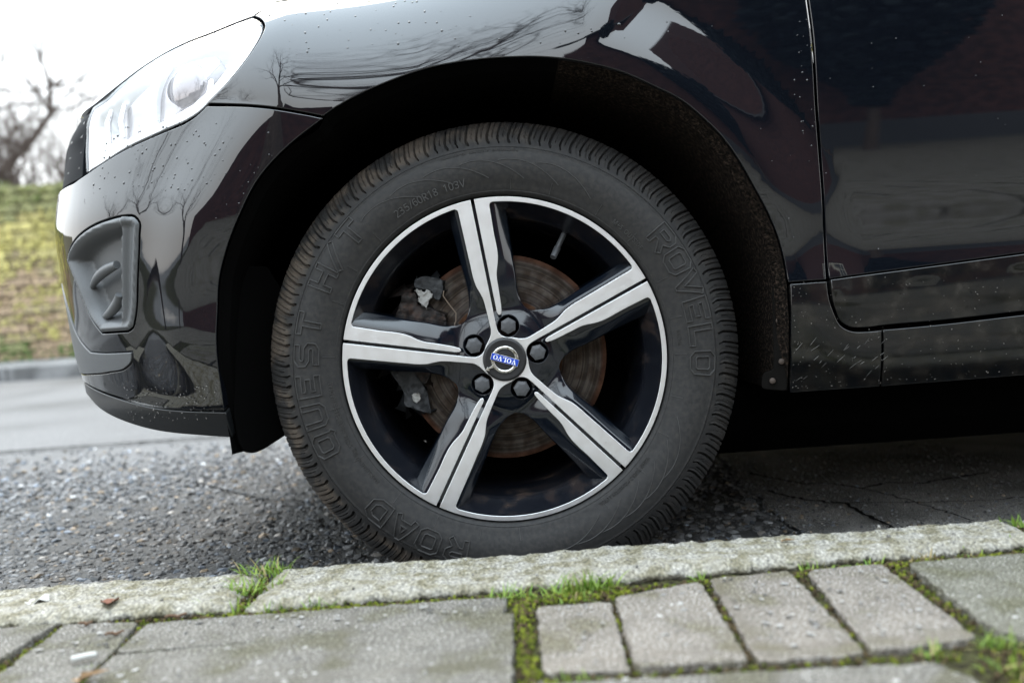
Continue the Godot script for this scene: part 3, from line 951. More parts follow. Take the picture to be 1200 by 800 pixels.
func make_lettering(wheel: Node3D) -> void:
	moulded_word("moulded_word", "ROVELO", 41.5, -4.5, 0.3115, 0.037, wheel)
	moulded_word("moulded_word", "ROAD", 260.0, 226.0, 0.3115, 0.037, wheel)
	moulded_word("moulded_word", "QUEST", 210.0, 165.0, 0.3115, 0.037, wheel)
	moulded_word("moulded_word", "H/T", 159.5, 136.5, 0.3115, 0.037, wheel)
	small_words("moulded_line", "235/60R18  103V", 127.0, 0.2785, 0.0115, wheel)
	small_words("moulded_line", "TUBELESS RADIAL", 203.0, 0.2740, 0.0070, wheel)
	small_words("moulded_line", "MAX LOAD 875kg  STEEL BELTED", 224.0, 0.2735, 0.0062, wheel)
	small_words("moulded_line", "TREADWEAR 420  TRACTION A  TEMPERATURE A", 108.0, 0.3265, 0.0042, wheel)
	small_words("moulded_line", "M+S  OUTSIDE", 52.0, 0.2740, 0.0070, wheel)
	small_words("moulded_line", "TREAD PLIES 2 POLYESTER 2 STEEL", 326.0, 0.2725, 0.0052, wheel)
	small_words("moulded_line", "RADIAL", 10.0, 0.2745, 0.0055, wheel)
	# radial ticks and the sweeping lines
	var geo := Geo.new()
	var flatp := func(p: Vector2, h: float) -> Vector3: return flatten(tyre_side(p.y, p.x / 0.30, h))
	for d in [2, 14, 27, 44, 58, 75, 88, 136, 149, 161, 179, 196, 214, 232, 247, 262, 275, 305, 321, 335, 348]:
		ridge(geo, divided_line(PackedVector2Array([Vector2(deg_to_rad(d) * 0.30, 0.2690), Vector2(deg_to_rad(d) * 0.30, 0.2870)]), 0.004), false, flatp, 0.0007, 0.0007)
	for spec in [[62.0, 128.0, 1.0], [-58.0, -10.0, -1.0]]:
		for k in 6:
			var a0: float = lerpf(spec[0], spec[1], k / 6.0)
			var line := PackedVector2Array()
			for i in 19:
				var q := i / 18.0
				var a := deg_to_rad(a0 + spec[2] * 19.0 * q)
				line.append(Vector2(a * 0.30, 0.2860 + 0.0380 * sin(q * PI * 0.5) - 0.012 * q * q))
			ridge(geo, line, false, flatp, 0.0009, 0.0008)
	obj("moulded_pattern", geo, M.letter, wheel)

func divided_line(l: PackedVector2Array, step: float) -> PackedVector2Array:
	var r := PackedVector2Array()
	for i in l.size() - 1:
		var k := maxi(1, int(ceil(l[i].distance_to(l[i + 1]) / step)))
		for j in k: r.append(l[i].lerp(l[i + 1], float(j) / k))
	r.append(l[l.size() - 1])
	return r

func block(called: String, poly: PackedVector2Array, z: float, deep: float, m: Material, parent: Node, rough := 0.0, sd := 1, edge := 0.0014) -> MeshInstance3D:
	var nz := FastNoiseLite.new(); nz.seed = sd; nz.frequency = 60.0
	var geo := Geo.new()
	sheet(geo, ccw(poly), [], func(u: float, v: float) -> Vector3: return Vector3(u, v, z + rough * nz.get_noise_2d(u, v)), 0.008, edge, deep)
	return obj(called, geo, m, parent)

func make_brake(car: Node3D) -> void:
	var b := node("brake", car, HUB)
	b.rotation.z = deg_to_rad(-4.0)
	var d := Geo.new()
	var z := -0.088
	var rr := 0.088
	var gr := RandomNumberGenerator.new(); gr.seed = 4
	while rr < 0.1690:
		var w := gr.randf_range(0.0008, 0.0030)
		var tone := gr.randf_range(0.045, 0.115)
		d.tint = Color(tone, tone * 0.86, tone * 0.76)
		if rr > 0.157: d.tint = d.tint.lerp(Color(0.085, 0.042, 0.024), sm(0.157, 0.165, rr))
		if rr < 0.094: d.tint = Color(0.12, 0.06, 0.035)
		var dz := gr.randf_range(-0.0002, 0.0002)
		d.lathe(P2([rr + w, z + dz, rr, z + dz + 0.0001]), 120)
		rr += w
	d.tint = Color(0.12, 0.06, 0.035)
	d.lathe(P2([rr, z - 0.028, rr, z]), 120)
	d.tint = Color(0.05, 0.035, 0.03)
	d.lathe(P2([0.088, z, 0.086, z + 0.022, 0.080, z + 0.026, 0.0, z + 0.026]), 80)
	obj("brake_disc", d, M.disc, b, true)
	var px := func(a: Array) -> PackedVector2Array:
		var r := PackedVector2Array()
		for i in range(0, a.size(), 2): r.append(Vector2((a[i] - 592.0) * 0.00141, (421.0 - a[i + 1]) * 0.00141))
		return rounded(r, 0.006, 4)
	block("caliper", px.call([462, 378, 473, 346, 488, 346, 491, 361, 507, 364, 523, 372, 524, 400, 500, 452, 470, 458, 455, 430]), -0.070, 0.06, M.rust, b, 0.004, 5)
	block("caliper_bracket", px.call([486, 330, 497, 325.6, 520, 330, 520, 345, 516, 355, 509, 353, 507, 343, 486, 340]), -0.066, 0.05, M.cast, b, 0.002, 6)
	block("caliper_bracket", px.call([456, 437, 486, 436, 502, 462, 506, 488, 474, 478, 473, 460]), -0.068, 0.05, M.cast, b, 0.003, 7)
	var cr := Geo.new()
	var nz := FastNoiseLite.new(); nz.seed = 9; nz.frequency = 110.0
	for q in [[488, 342, 505, 344, 508, 349, 503, 353, 504, 361, 499, 363, 492, 356, 493, 352], [483, 464, 492, 461, 494, 472, 486, 474]]:
		var pl: PackedVector2Array = px.call(q)
		var pl2 := PackedVector2Array()
		for p in divided(pl, 0.002): pl2.append(p + Vector2(nz.get_noise_2d(p.x, p.y), nz.get_noise_2d(p.y + 3.0, p.x)) * 0.0035)
		sheet(cr, ccw(pl2), [], func(u: float, v: float) -> Vector3: return Vector3(u, v, -0.0635 + 0.003 * nz.get_noise_2d(u, v)), 0.003, 0.0008, 0.006)
	obj("flaking_crust", cr, M.crust, b)
	var w := Geo.new()
	var wl := PackedVector3Array(); var wr := PackedFloat32Array()
	for p in [[521, 343], [520, 349], [527, 359], [535, 369], [535, 378], [532, 386]]:
		wl.append(Vector3((p[0] - 592.0) * 0.00141, (421.0 - p[1]) * 0.00141, -0.066)); wr.append(0.0011)
	w.tube(wl, wr, 6)
	obj("retaining_spring", w, M.wire, b)

# ---------------------------------------------------------------- the car
func make_car() -> Node3D:
	var car := node("parked_car")
	tag(car, "black car parked tight against the granite kerb, showing its front wheel", "car")
	var wheel := node("wheel", car, HUB)
	wheel.rotation.z = deg_to_rad(-4.0)
	make_tyre(wheel)
	make_rim(wheel)
	make_brake(car)
	var arch_front := [-0.452, 0.313, -0.450, 0.350, -0.447, 0.397, -0.440, 0.464, -0.431, 0.520, -0.414, 0.564, -0.387, 0.616, -0.355, 0.665, -0.305, 0.711, -0.248, 0.7485]
	var arch_top := [-0.247, 0.752, -0.218, 0.768, -0.152, 0.795, -0.086, 0.813, -0.021, 0.820, 0.043, 0.820, 0.085, 0.817, 0.128, 0.810, 0.170, 0.799, 0.212, 0.784, 0.254, 0.762, 0.295, 0.738, 0.323, 0.713, 0.351, 0.683, 0.378, 0.643, 0.401, 0.599, 0.419, 0.563, 0.434, 0.524, 0.442, 0.491, 0.446, 0.4535]
	var fender := outline([
		arch_top, [0.446, 0.4535, 0.5065, 0.4535], [0.5065, 0.4535, 0.5078, 0.490, 0.5078, 0.540, 0.5068, 0.608, 0.5048, 0.661, 0.5022, 0.719, 0.5012, 0.782, 0.4995, 0.830, 0.4958, 0.878, 0.490, 0.985],
		[0.490, 0.985, 0.2, 0.985, -0.1, 0.985, -0.330, 0.985], [-0.330, 0.985, -0.343, 0.962, -0.355, 0.9455], [-0.355, 0.9455, -0.343, 0.934, -0.3335, 0.912, -0.3355, 0.898, -0.3485, 0.8685, -0.3875, 0.822, -0.4315, 0.791],
		[-0.4315, 0.791, -0.355, 0.7775, -0.283, 0.7615, -0.247, 0.752]])
	panel("fender", fender, M.paint, car, [], 0.012, 0.0, 0.022)
	var vent_l := [-0.691, 0.447, -0.725, 0.478, -0.748, 0.522, -0.777, 0.575]
	var vent_t := [-0.777, 0.575, -0.760, 0.590, -0.737, 0.602, -0.682, 0.620, -0.624, 0.630, -0.590, 0.632, -0.570, 0.629, -0.561, 0.618, -0.564, 0.599, -0.580, 0.531, -0.599, 0.466, -0.606, 0.453, -0.620, 0.447]
	var vent := outline([vent_t, [-0.620, 0.447, -0.691, 0.447], vent_l])
	var low := outline([[-0.617, 0.416, -0.622, 0.400, -0.640, 0.389, -0.690, 0.382, -0.777, 0.378, -0.9, 0.377, -1.3, 0.375], [-1.3, 0.375, -1.3, 0.545], [-1.3, 0.545, -0.92, 0.545], [-0.92, 0.545, -0.87, 0.510, -0.80, 0.448, -0.745, 0.419], [-0.745, 0.419, -0.69, 0.416, -0.617, 0.416]])
	var bumper := outline([
		arch_front, [-0.248, 0.7485, -0.283, 0.7580, -0.355, 0.7740, -0.432, 0.7865], [-0.432, 0.7865, -0.461, 0.7690, -0.519, 0.7540, -0.588, 0.7390, -0.685, 0.7120, -0.745, 0.700], [-0.745, 0.700, -1.3, 0.690], [-1.3, 0.690, -1.301, 0.372],
		[-1.301, 0.372, -0.95, 0.366, -0.821, 0.361, -0.704, 0.345, -0.572, 0.323, -0.452, 0.313]])
	panel("bumper", bumper, M.paint, car, [vent, low.duplicate()], 0.012, 0.0, 0.02)
	var lip := outline([[-0.452, 0.309, -0.572, 0.319, -0.704, 0.341, -0.821, 0.357, -0.95, 0.362, -1.3, 0.368], [-1.3, 0.368, -1.3, 0.348], [-1.3, 0.348, -0.95, 0.343, -0.823, 0.335, -0.763, 0.320, -0.691, 0.301, -0.605, 0.282, -0.507, 0.271, -0.452, 0.266], [-0.452, 0.266, -0.452, 0.309]])
	panel("bumper_lip", lip, M.lip, car, [], 0.012, -0.001, 0.06)
	# dark grey surround and air inlet
	var lowi: PackedVector2Array = inset(low, 0.0018)[0]
	panel("bumper_surround", lowi, M.trim, car, [], 0.012, 0.002, 0.03)
	make_vent(car, vent)
	panel("inlet_backing", outline([[-0.54, 0.66, -1.2, 0.66], [-1.2, 0.66, -1.2, 0.36], [-1.2, 0.36, -0.54, 0.36], [-0.54, 0.36, -0.54, 0.66]]), M.black, car, [], 0.03, -0.05, 0.01)
	# hood, door and sills
	var hood := outline([[-0.326, 0.990, -0.340, 0.966, -0.356, 0.9505], [-0.356, 0.9465, -0.388, 0.9395, -0.438, 0.9283, -0.503, 0.9192, -0.580, 0.9035, -0.634, 0.8585, -0.70, 0.831, -0.80, 0.831], [-0.80, 0.832, -1.3, 0.84], [-1.3, 0.84, -1.3, 1.65, 0.9, 1.65, 0.9, 1.02], [0.9, 1.02, 0.4, 0.990, -0.1, 0.990, -0.326, 0.990]])
	panel("hood", hood, M.paint, car, [], 0.02, 0.0, 0.02)
	var door := outline([
		[0.5125, 0.4545, 0.66, 0.4635, 0.825, 0.474, 1.15, 0.494], [1.15, 0.494, 1.15, 1.1], [1.15, 1.1, 0.4925, 1.1], [0.4925, 1.1, 0.4935, 0.985, 0.4998, 0.878, 0.5035, 0.830, 0.5052, 0.782, 0.5062, 0.719, 0.5088, 0.661, 0.5108, 0.608, 0.5118, 0.540, 0.5118, 0.490, 0.5125, 0.4545]])
	panel("door", door, M.paint, car, [], 0.014, 0.0, 0.025)
	var clad := outline([[0.5125, 0.452, 0.66, 0.461, 0.825, 0.4715, 1.15, 0.4915], [1.15, 0.4915, 1.15, 0.394], [1.15, 0.394, 0.814, 0.3825, 0.683, 0.377, 0.599, 0.3755, 0.568, 0.3740, 0.543, 0.377, 0.528, 0.388, 0.520, 0.403, 0.5135, 0.424, 0.5125, 0.452]])
	panel("door_cladding", clad, M.dirty_paint, car, [], 0.01, 0.003, 0.03, func(u: float, v: float) -> float:
		var top := 0.452 + (u - 0.5125) * 0.062
		return 0.0005 - 0.010 * sm(0.017, 0.085, top - v) - 0.0014 * sm(0.0175, 0.021, top - v))
	var sill := outline([[0.448, 0.4500, 0.506, 0.4500], [0.506, 0.4500, 0.507, 0.423, 0.5145, 0.399, 0.524, 0.381, 0.541, 0.3705, 0.568, 0.3675, 0.5905, 0.3680], [0.5905, 0.3680, 0.5900, 0.279], [0.59, 0.279, 0.483, 0.279, 0.448, 0.279], [0.448, 0.279, 0.447, 0.320, 0.446, 0.372, 0.448, 0.4500]])
	panel("sill", sill, M.dirty_paint, car, [], 0.01, 0.002, 0.03)
	var sill2 := outline([[0.5935, 0.3685, 0.683, 0.3705, 0.814, 0.3765, 1.15, 0.388], [1.15, 0.388, 1.15, 0.285], [1.15, 0.285, 0.819, 0.281, 0.593, 0.279], [0.593, 0.279, 0.5935, 0.3685]])
	panel("sill", sill2, M.dirty_paint, car, [], 0.012, 0.002, 0.03)
	# behind the gaps
	var seal := Geo.new()
	seal.box(Vector3(0.85, 0.72, -0.03), Vector3(0.72, 0.80, 0.02), 0.0)
	obj("door_frame", seal, M.rubber_seal, car)
	make_lamp(car)
	make_arch(car, arch_front + arch_top)
	# boxes for the body behind the skin, the floor lowered to block light
	var core := Geo.new()
	core.box(Vector3(1.27, 0.56, -1.13), Vector3(3.9, 0.60, 1.40), 0.05)
	core.box(Vector3(1.77, 0.225, -1.03), Vector3(2.94, 0.18, 1.52), 0.05)
	core.box(Vector3(1.95, 0.62, -0.50), Vector3(2.5, 0.68, 0.80), 0.02)
	obj("underbody", core, M.black, car)
	make_drops(car)
	return car

func edge_distance(p: Vector2, poly: PackedVector2Array) -> float:
	var best := 1e9
	for i in poly.size():
		best = minf(best, p.distance_squared_to(Geometry2D.get_closest_point_to_segment(p, poly[i], poly[(i + 1) % poly.size()])))
	return sqrt(best)

func make_vent(car: Node3D, vent: PackedVector2Array) -> void:
	var rim: PackedVector2Array = inset(vent, 0.0022)[0]
	# a bowl with a broad upright on its wheel side
	var wall := P2([-0.640, 0.70, -0.640, 0.622, -0.6255, 0.60, -0.637, 0.535, -0.650, 0.478, -0.662, 0.466, -0.70, 0.455, -0.80, 0.43])
	panel("air_inlet", rim, M.trim, car, [], 0.0045, 0.0, 0.03, func(u: float, v: float) -> float:
		var d := edge_distance(Vector2(u, v), rim)
		var h := 0.004 * sm(0.0, 0.006, d) - 0.003 * sm(0.006, 0.012, d)
		var right := 0.0
		var s := (v - 0.447) / 0.18
		var wx := -0.636 + 0.040 * s
		var low := sm(0.470, 0.456, v)
		right = maxf(sm(wx - 0.001, wx + 0.003, u), low)
		h -= 0.030 * sm(0.010, 0.030, d) * (1.0 - right)
		h += right * 0.006 * (1.0 - sm(0.0, 0.012, absf(u - wx - 0.005))) * (1.0 - low)
		h -= right * 0.004 * sm(0.010, 0.018, d) * (1.0 - sm(0.02, 0.03, absf(u - wx)))
		return h)
	var fin := func(a: Vector2, b: Vector2, m: Vector2, name_: String, h0: float) -> void:
		var geo := Geo.new()
		var pts := PackedVector3Array(); var rad := PackedFloat32Array()
		for i in 13:
			var t := i / 12.0
			var q := a.lerp(m, t).lerp(m.lerp(b, t), t)
			pts.append(skin_lifted(q.x, q.y, lerpf(-0.016, h0, pow(t, 0.7))))
			rad.append(0.0030 + 0.0058 * sin(PI * clampf(t * 0.75 + 0.03, 0, 1)))
		geo.tube(pts, rad, 12)
		obj(name_, geo, M.trim, car)
	fin.call(Vector2(-0.731, 0.522), Vector2(-0.622, 0.556), Vector2(-0.671, 0.549), "inlet_fin", -0.001)
	fin.call(Vector2(-0.713, 0.470), Vector2(-0.628, 0.508), Vector2(-0.640, 0.484), "inlet_fin", -0.001)

func make_lamp(car: Node3D) -> void:
	var lamp := outline([
		[-0.432, 0.7895, -0.461, 0.7730, -0.519, 0.7580, -0.588, 0.7430, -0.685, 0.7160, -0.700, 0.714], [-0.700, 0.714, -0.712, 0.75, -0.716, 0.79, -0.708, 0.828], [-0.708, 0.828, -0.661, 0.836, -0.634, 0.857, -0.580, 0.902, -0.503, 0.918, -0.438, 0.927, -0.390, 0.938, -0.360, 0.944],
		[-0.360, 0.944, -0.347, 0.932, -0.337, 0.912, -0.339, 0.898, -0.352, 0.867, -0.391, 0.820, -0.432, 0.7895]])
	panel("headlight_lens", lamp, M.glass, car, [], 0.012, -0.0015, 0.004)
	var lampi: PackedVector2Array = inset(lamp, 0.004)[0]
	panel("headlight_housing", lampi, M.satin, car, [], 0.01, -0.045, 0.004, func(u: float, v: float) -> float:
		var d := edge_distance(Vector2(u, v), lampi)
		return 0.040 * (1.0 - sm(0.004, 0.045, d)))
	# dark bezel round the projector
	var bz := rounded(P2([-0.645, 0.755, -0.572, 0.768, -0.517, 0.782, -0.473, 0.812, -0.422, 0.872, -0.436, 0.892, -0.512, 0.894, -0.571, 0.864, -0.630, 0.810]), 0.03, 6)
	var hole := ring(Vector2(-0.490, 0.838), 0.040, 40)
	panel("headlight_bezel", bz, M.bezel, car, [hole], 0.01, -0.022, 0.02)
	for spec in [[Vector2(-0.490, 0.838), 0.0415]]:
		var c: Vector2 = spec[0]
		var geo := Geo.new()
		var prof := PackedVector2Array()
		for i in 13: prof.append(Vector2(spec[1] * cos(PI / 2 * i / 12.0), spec[1] * 0.55 * sin(PI / 2 * i / 12.0)))
		geo.lathe(prof, 40)
		var o := obj("projector_lens", geo, M.lens, car)
		var n := skin_normal(c.x, c.y)
		n = (n + Vector3(-0.25, 0, 0.2)).normalized()
		var xx := Vector3.UP.cross(n).normalized()
		o.transform = Transform3D(Basis(xx, n.cross(xx), n), skin_lifted(c.x, c.y, -0.036))
		var rg := Geo.new()
		rg.lathe(P2([spec[1] + 0.004, -0.004, spec[1] + 0.003, 0.002, spec[1], 0.003, spec[1] - 0.001, -0.002]), 40)
		var ro := obj("projector_ring", rg, M.chrome, car)
		ro.transform = o.transform
	# white divider, and ribs added for light streaks, in front of the bezel
	panel("headlight_divider", outline([[-0.566, 0.768, -0.545, 0.776], [-0.545, 0.776, -0.540, 0.83, -0.528, 0.893], [-0.528, 0.893, -0.552, 0.884], [-0.552, 0.884, -0.562, 0.83, -0.566, 0.768]]), M.white, car, [], 0.008, -0.012, 0.012)
	for k in 2:
		var rb := Geo.new()
		var u0 := -0.622 - 0.036 * k
		rb.tube(PackedVector3Array([skin_lifted(u0, 0.765 - 0.006 * k, -0.016), skin_lifted(u0 - 0.004, 0.79, -0.012), skin_lifted(u0 - 0.002, 0.822 - 0.004 * k, -0.016)]), PackedFloat32Array([0.004, 0.0055, 0.004]), 8)
		obj("streak_rib", rb, M.chrome, car)
	# light guide strip along the lower edge
	var geo2 := Geo.new()
	var pts := PackedVector3Array(); var rad := PackedFloat32Array()
	for p in [[-0.665, 0.735], [-0.585, 0.760], [-0.520, 0.773], [-0.465, 0.790], [-0.425, 0.815], [-0.385, 0.860], [-0.362, 0.900]]:
		pts.append(skin_lifted(p[0], p[1], -0.016)); rad.append(0.007)
	geo2.tube(pts, rad, 10)
	obj("light_guide", geo2, M.white, car)
	# grille side
	var gs := outline([[-0.722, 0.711, -0.728, 0.75, -0.724, 0.800, -0.730, 0.826], [-0.730, 0.826, -0.80, 0.826, -1.3, 0.83], [-1.3, 0.83, -1.3, 0.70], [-1.3, 0.70, -0.80, 0.706, -0.722, 0.711]])
	panel("grille", gs, M.blackglass, car, [], 0.02, -0.006, 0.03)
	for k in 4:
		var sl := Geo.new()
		var a := PackedVector3Array(); var r := PackedFloat32Array()
		for i in 9:
			a.append(skin_lifted(lerpf(-0.74, -1.28, i / 8.0), 0.728 + 0.026 * k, -0.010)); r.append(0.0045)
		sl.tube(a, r, 8)
		obj("grille_slat", sl, M.lip, car)

func make_arch(car: Node3D, edge: Array) -> void:
	var liner := Geo.new()
	var path := PackedVector2Array([Vector2(0.4445, 0.282), Vector2(0.4440, 0.33), Vector2(0.4440, 0.40)])
	for p in spline(P2(back(edge)), 0.02): path.append(ARCH + (p - ARCH) * 0.9955)
	path.append(Vector2(-0.449, 0.27)); path.append(Vector2(-0.447, 0.24))
	var zs := [0.080, 0.060, 0.020, -0.05, -0.10, -0.18, -0.28, -0.40]
	var sc := [1.0, 0.992, 0.975, 0.965, 0.962, 0.96, 0.96, 0.96]
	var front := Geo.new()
	for i in path.size() - 1:
		for j in zs.size() - 1:
			var f := func(p: Vector2, k: int) -> Vector3:
				var z: float = zs[k]
				var sk := skin(p.x, clampf(p.y, 0.28, 0.9)).z
				z = minf(z, sk - 0.004 - 0.013 * k) if k < 3 else z
				return Vector3(p.x * sc[k], ARCH.y + (p.y - ARCH.y) * (sc[k] if p.y > ARCH.y else 1.0), z)
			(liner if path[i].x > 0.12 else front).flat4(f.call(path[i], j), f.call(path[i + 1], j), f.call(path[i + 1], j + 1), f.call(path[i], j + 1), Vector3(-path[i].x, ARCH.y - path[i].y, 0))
	var m := obj("wheel_arch_liner", liner, M.felt, car)
	m.set_meta("label", "rough brown felt liner at the rear of the wheel arch")
	obj("wheel_arch_liner", front, M.black, car)  # front of the same liner in plain black, standing for the shade there
	var inner := Geo.new()
	inner.box(Vector3(0, 0.66, -0.41), Vector3(0.92, 0.42, 0.02))
	inner.box(Vector3(0.30, 0.35, -0.39), Vector3(0.30, 0.24, 0.04))
	inner.box(Vector3(0.0, 0.365, -0.30), Vector3(0.16, 0.17, 0.26), 0.04)
	inner.box(Vector3(0.09, 0.235, -0.46), Vector3(0.46, 0.15, 0.5), 0.03)
	inner.box(Vector3(-0.19, 0.265, -0.43), Vector3(0.28, 0.16, 0.03), 0.01)
	inner.box(Vector3(0.02, 0.19, -0.50), Vector3(0.40, 0.20, 0.04), 0.01)
	obj("suspension_blockers", inner, M.black, car)  # low boxes added to block the bright road behind the spokes
	var flap := Geo.new()
	sheet(flap, ccw(rounded(P2([-0.4400, 0.30, -0.4360, 0.258, -0.4300, 0.2405, -0.4180, 0.2360, -0.4050, 0.2395, -0.365, 0.2620, -0.345, 0.285, -0.345, 0.46, -0.38, 0.54, -0.428, 0.54, -0.437, 0.46]), 0.006, 3)), [], func(u: float, v: float) -> Vector3: return Vector3(u, v, -0.022 - (u + 0.44) * 0.9), 0.02, 0.002, 0.006)
	obj("air_deflector", flap, M.black, car)
	# strip and screws at the rear of the arch
	var strip := Geo.new()
	sheet(strip, ccw(rounded(P2([0.4050, 0.286, 0.4440, 0.281, 0.4440, 0.45, 0.4300, 0.45, 0.4250, 0.315, 0.4080, 0.312]), 0.008, 4)), [], func(u: float, v: float) -> Vector3: return Vector3(u, v, 0.000 - 0.35 * (0.444 - u)), 0.01, 0.002, 0.01)
	obj("liner_flange", strip, M.rubber_seal, car)
	for p in [Vector3(0.4365, 0.3940, 0.0005), Vector3(0.4370, 0.3290, 0.0005), Vector3(0.4220, 0.2990, -0.004)]:
		var s := Geo.new()
		s.lathe(P2([0.0048, -0.002, 0.0046, 0.0012, 0.0030, 0.0024, 0.0, 0.0026]), 12)
		var o := obj("screw", s, M.screw, car)
		o.position = p

# rain drops, grit and scuffs on the skin
func make_drops(car: Node3D) -> void:
	var r := RandomNumberGenerator.new(); r.seed = 21
	var drop := SphereMesh.new(); drop.radius = 1.0; drop.height = 2.0; drop.radial_segments = 10; drop.rings = 5
	var xf := []; var cols := []
	var put := func(u: float, v: float, size: float, flat_: float) -> void:
		if Vector2(u, v).distance_to(ARCH) < 0.456 or (u < -0.66 and v > 0.69): return
		var n := skin_normal(u, v)
		var x := Vector3.UP.cross(n).normalized()
		xf.append(Transform3D(Basis(x * size * r.randf_range(0.8, 1.2), n.cross(x) * size * r.randf_range(0.9, 1.3), n * size * flat_), skin(u, v)))
		cols.append(Color.WHITE)
	for i in 110: put.call(r.randf_range(-0.72, -0.40), r.randf_range(0.66, 0.775), r.randf_range(0.0006, 0.0021) , 0.7)
	for i in 90: put.call(r.randf_range(-0.33, 0.05), r.randf_range(0.85, 0.98), r.randf_range(0.0005, 0.0019), 0.7)
	for i in 14: put.call(r.randf_range(-0.3, 0.3), r.randf_range(0.835, 0.86), r.randf_range(0.001, 0.0022), 0.7)
	for i in 22: put.call(r.randf_range(0.47, 0.50), r.randf_range(0.65, 0.85), r.randf_range(0.0006, 0.0015), 0.7)
	for i in 30: put.call(r.randf_range(-0.43, -0.28), r.randf_range(0.6, 0.75), r.randf_range(0.0005, 0.0013), 0.7)
	scatter("rain_drop", drop, M.drop, xf, cols, car)
	xf = []; cols = []
	var bit := func(u: float, v: float, l: float, w: float, ang: float, c: Color) -> void:
		if Vector2(u, v).distance_to(ARCH) < 0.456 and v > 0.46: return
		var n := skin_normal(u, v)
		var x := Vector3.UP.cross(n).normalized().rotated(n, ang)
		xf.append(Transform3D(Basis(x * l, n.cross(x) * w, n * 0.0005), skin_lifted(u, v, 0.0066 if u > 0.512 and v < 0.45 and v > 0.39 else 0.0024)))
		cols.append(c)
	for i in 200:
		var u := 0.45 + pow(r.randf(), 1.6) * 0.42
		var v := 0.285 + pow(r.randf(), 1.8) * 0.17
		var k := r.randf_range(0.03, 0.18)
		bit.call(u, v, r.randf_range(0.0004, 0.0016), r.randf_range(0.0003, 0.0008), r.randf() * 3.0, Color(k, k * 0.92, k * 0.85))
	for i in 24:
		var u := r.randf_range(0.452, 0.60)
		var v := r.randf_range(0.30, 0.36) if i < 30 else r.randf_range(0.33, 0.43)
		var k := r.randf_range(0.06, 0.22)
		bit.call(u, v, r.randf_range(0.002, 0.009), 0.00018, deg_to_rad(r.randf_range(30, 52)), Color(k, k * 0.95, k * 0.9))
	for i in 120:
		var k := r.randf_range(0.04, 0.2)
		bit.call(r.randf_range(-0.66, -0.455), r.randf_range(0.30, 0.36), r.randf_range(0.0005, 0.002), r.randf_range(0.0003, 0.001), r.randf() * 3.0, Color(k, k * 0.95, k * 0.9))
	for i in 34:
		var k := r.randf_range(0.06, 0.22)
		bit.call(r.randf_range(0.3, 0.85), r.randf_range(0.46, 0.9), r.randf_range(0.0003, 0.0009), r.randf_range(0.0003, 0.0009), 0.0, Color(k, k, k))
	scatter("dirt_speck", drop, M.speck, xf, cols, car)

# ---------------------------------------------------------------- the street
func flat_sheet(geo: Geo, poly: Array, y: float) -> void:
	var p := P2(poly)
	var t := Geometry2D.triangulate_polygon(p)
	for i in range(0, t.size(), 3):
		geo.flat(Vector3(p[t[i]].x, y, p[t[i]].y), Vector3(p[t[i + 1]].x, y, p[t[i + 1]].y), Vector3(p[t[i + 2]].x, y, p[t[i + 2]].y), Vector3.UP)

func rock(sd: int, flatness: float) -> ArrayMesh:
	var r := RandomNumberGenerator.new(); r.seed = sd
	var t := (1.0 + sqrt(5.0)) / 2.0
	var base := [Vector3(-1, t, 0), Vector3(1, t, 0), Vector3(-1, -t, 0), Vector3(1, -t, 0), Vector3(0, -1, t), Vector3(0, 1, t), Vector3(0, -1, -t), Vector3(0, 1, -t), Vector3(t, 0, -1), Vector3(t, 0, 1), Vector3(-t, 0, -1), Vector3(-t, 0, 1)]
	var tri := [0, 11, 5, 0, 5, 1, 0, 1, 7, 0, 7, 10, 0, 10, 11, 1, 5, 9, 5, 11, 4, 11, 10, 2, 10, 7, 6, 7, 1, 8, 3, 9, 4, 3, 4, 2, 3, 2, 6, 3, 6, 8, 3, 8, 9, 4, 9, 5, 2, 4, 11, 6, 2, 10, 8, 6, 7, 9, 8, 1]
	var p: Array[Vector3] = []
	for b in base: p.append(b.normalized() * r.randf_range(0.62, 1.15) * Vector3(1.0, flatness, r.randf_range(0.65, 0.95)))
	var geo := Geo.new()
	for i in range(0, 60, 3):
		var a := p[tri[i]]; var b := p[tri[i + 1]]; var c := p[tri[i + 2]]
		geo.flat(a, b, c, a + b + c)
	return geo.mesh()

func blade_mesh(bend: float, sd: int) -> ArrayMesh:
	var geo := Geo.new()
	var k := 5
	for i in k:
		var t0 := float(i) / k; var t1 := float(i + 1) / k
		var w0 := 0.06 * (1.0 - pow(t0, 1.7)); var w1 := 0.06 * (1.0 - pow(t1, 1.7))
		var c0 := Vector3(0, t0 * (1.0 - 0.3 * bend * t0), bend * t0 * t0); var c1 := Vector3(0, t1 * (1.0 - 0.3 * bend * t1), bend * t1 * t1)
		for s in [-1.0, 1.0]:
			geo.flat4(c0, c0 + Vector3(s * w0, w0 * 0.35, 0), c1 + Vector3(s * w1, w1 * 0.35, 0), c1, Vector3(-s * 0.3, 0.4, -1))
	return geo.mesh()

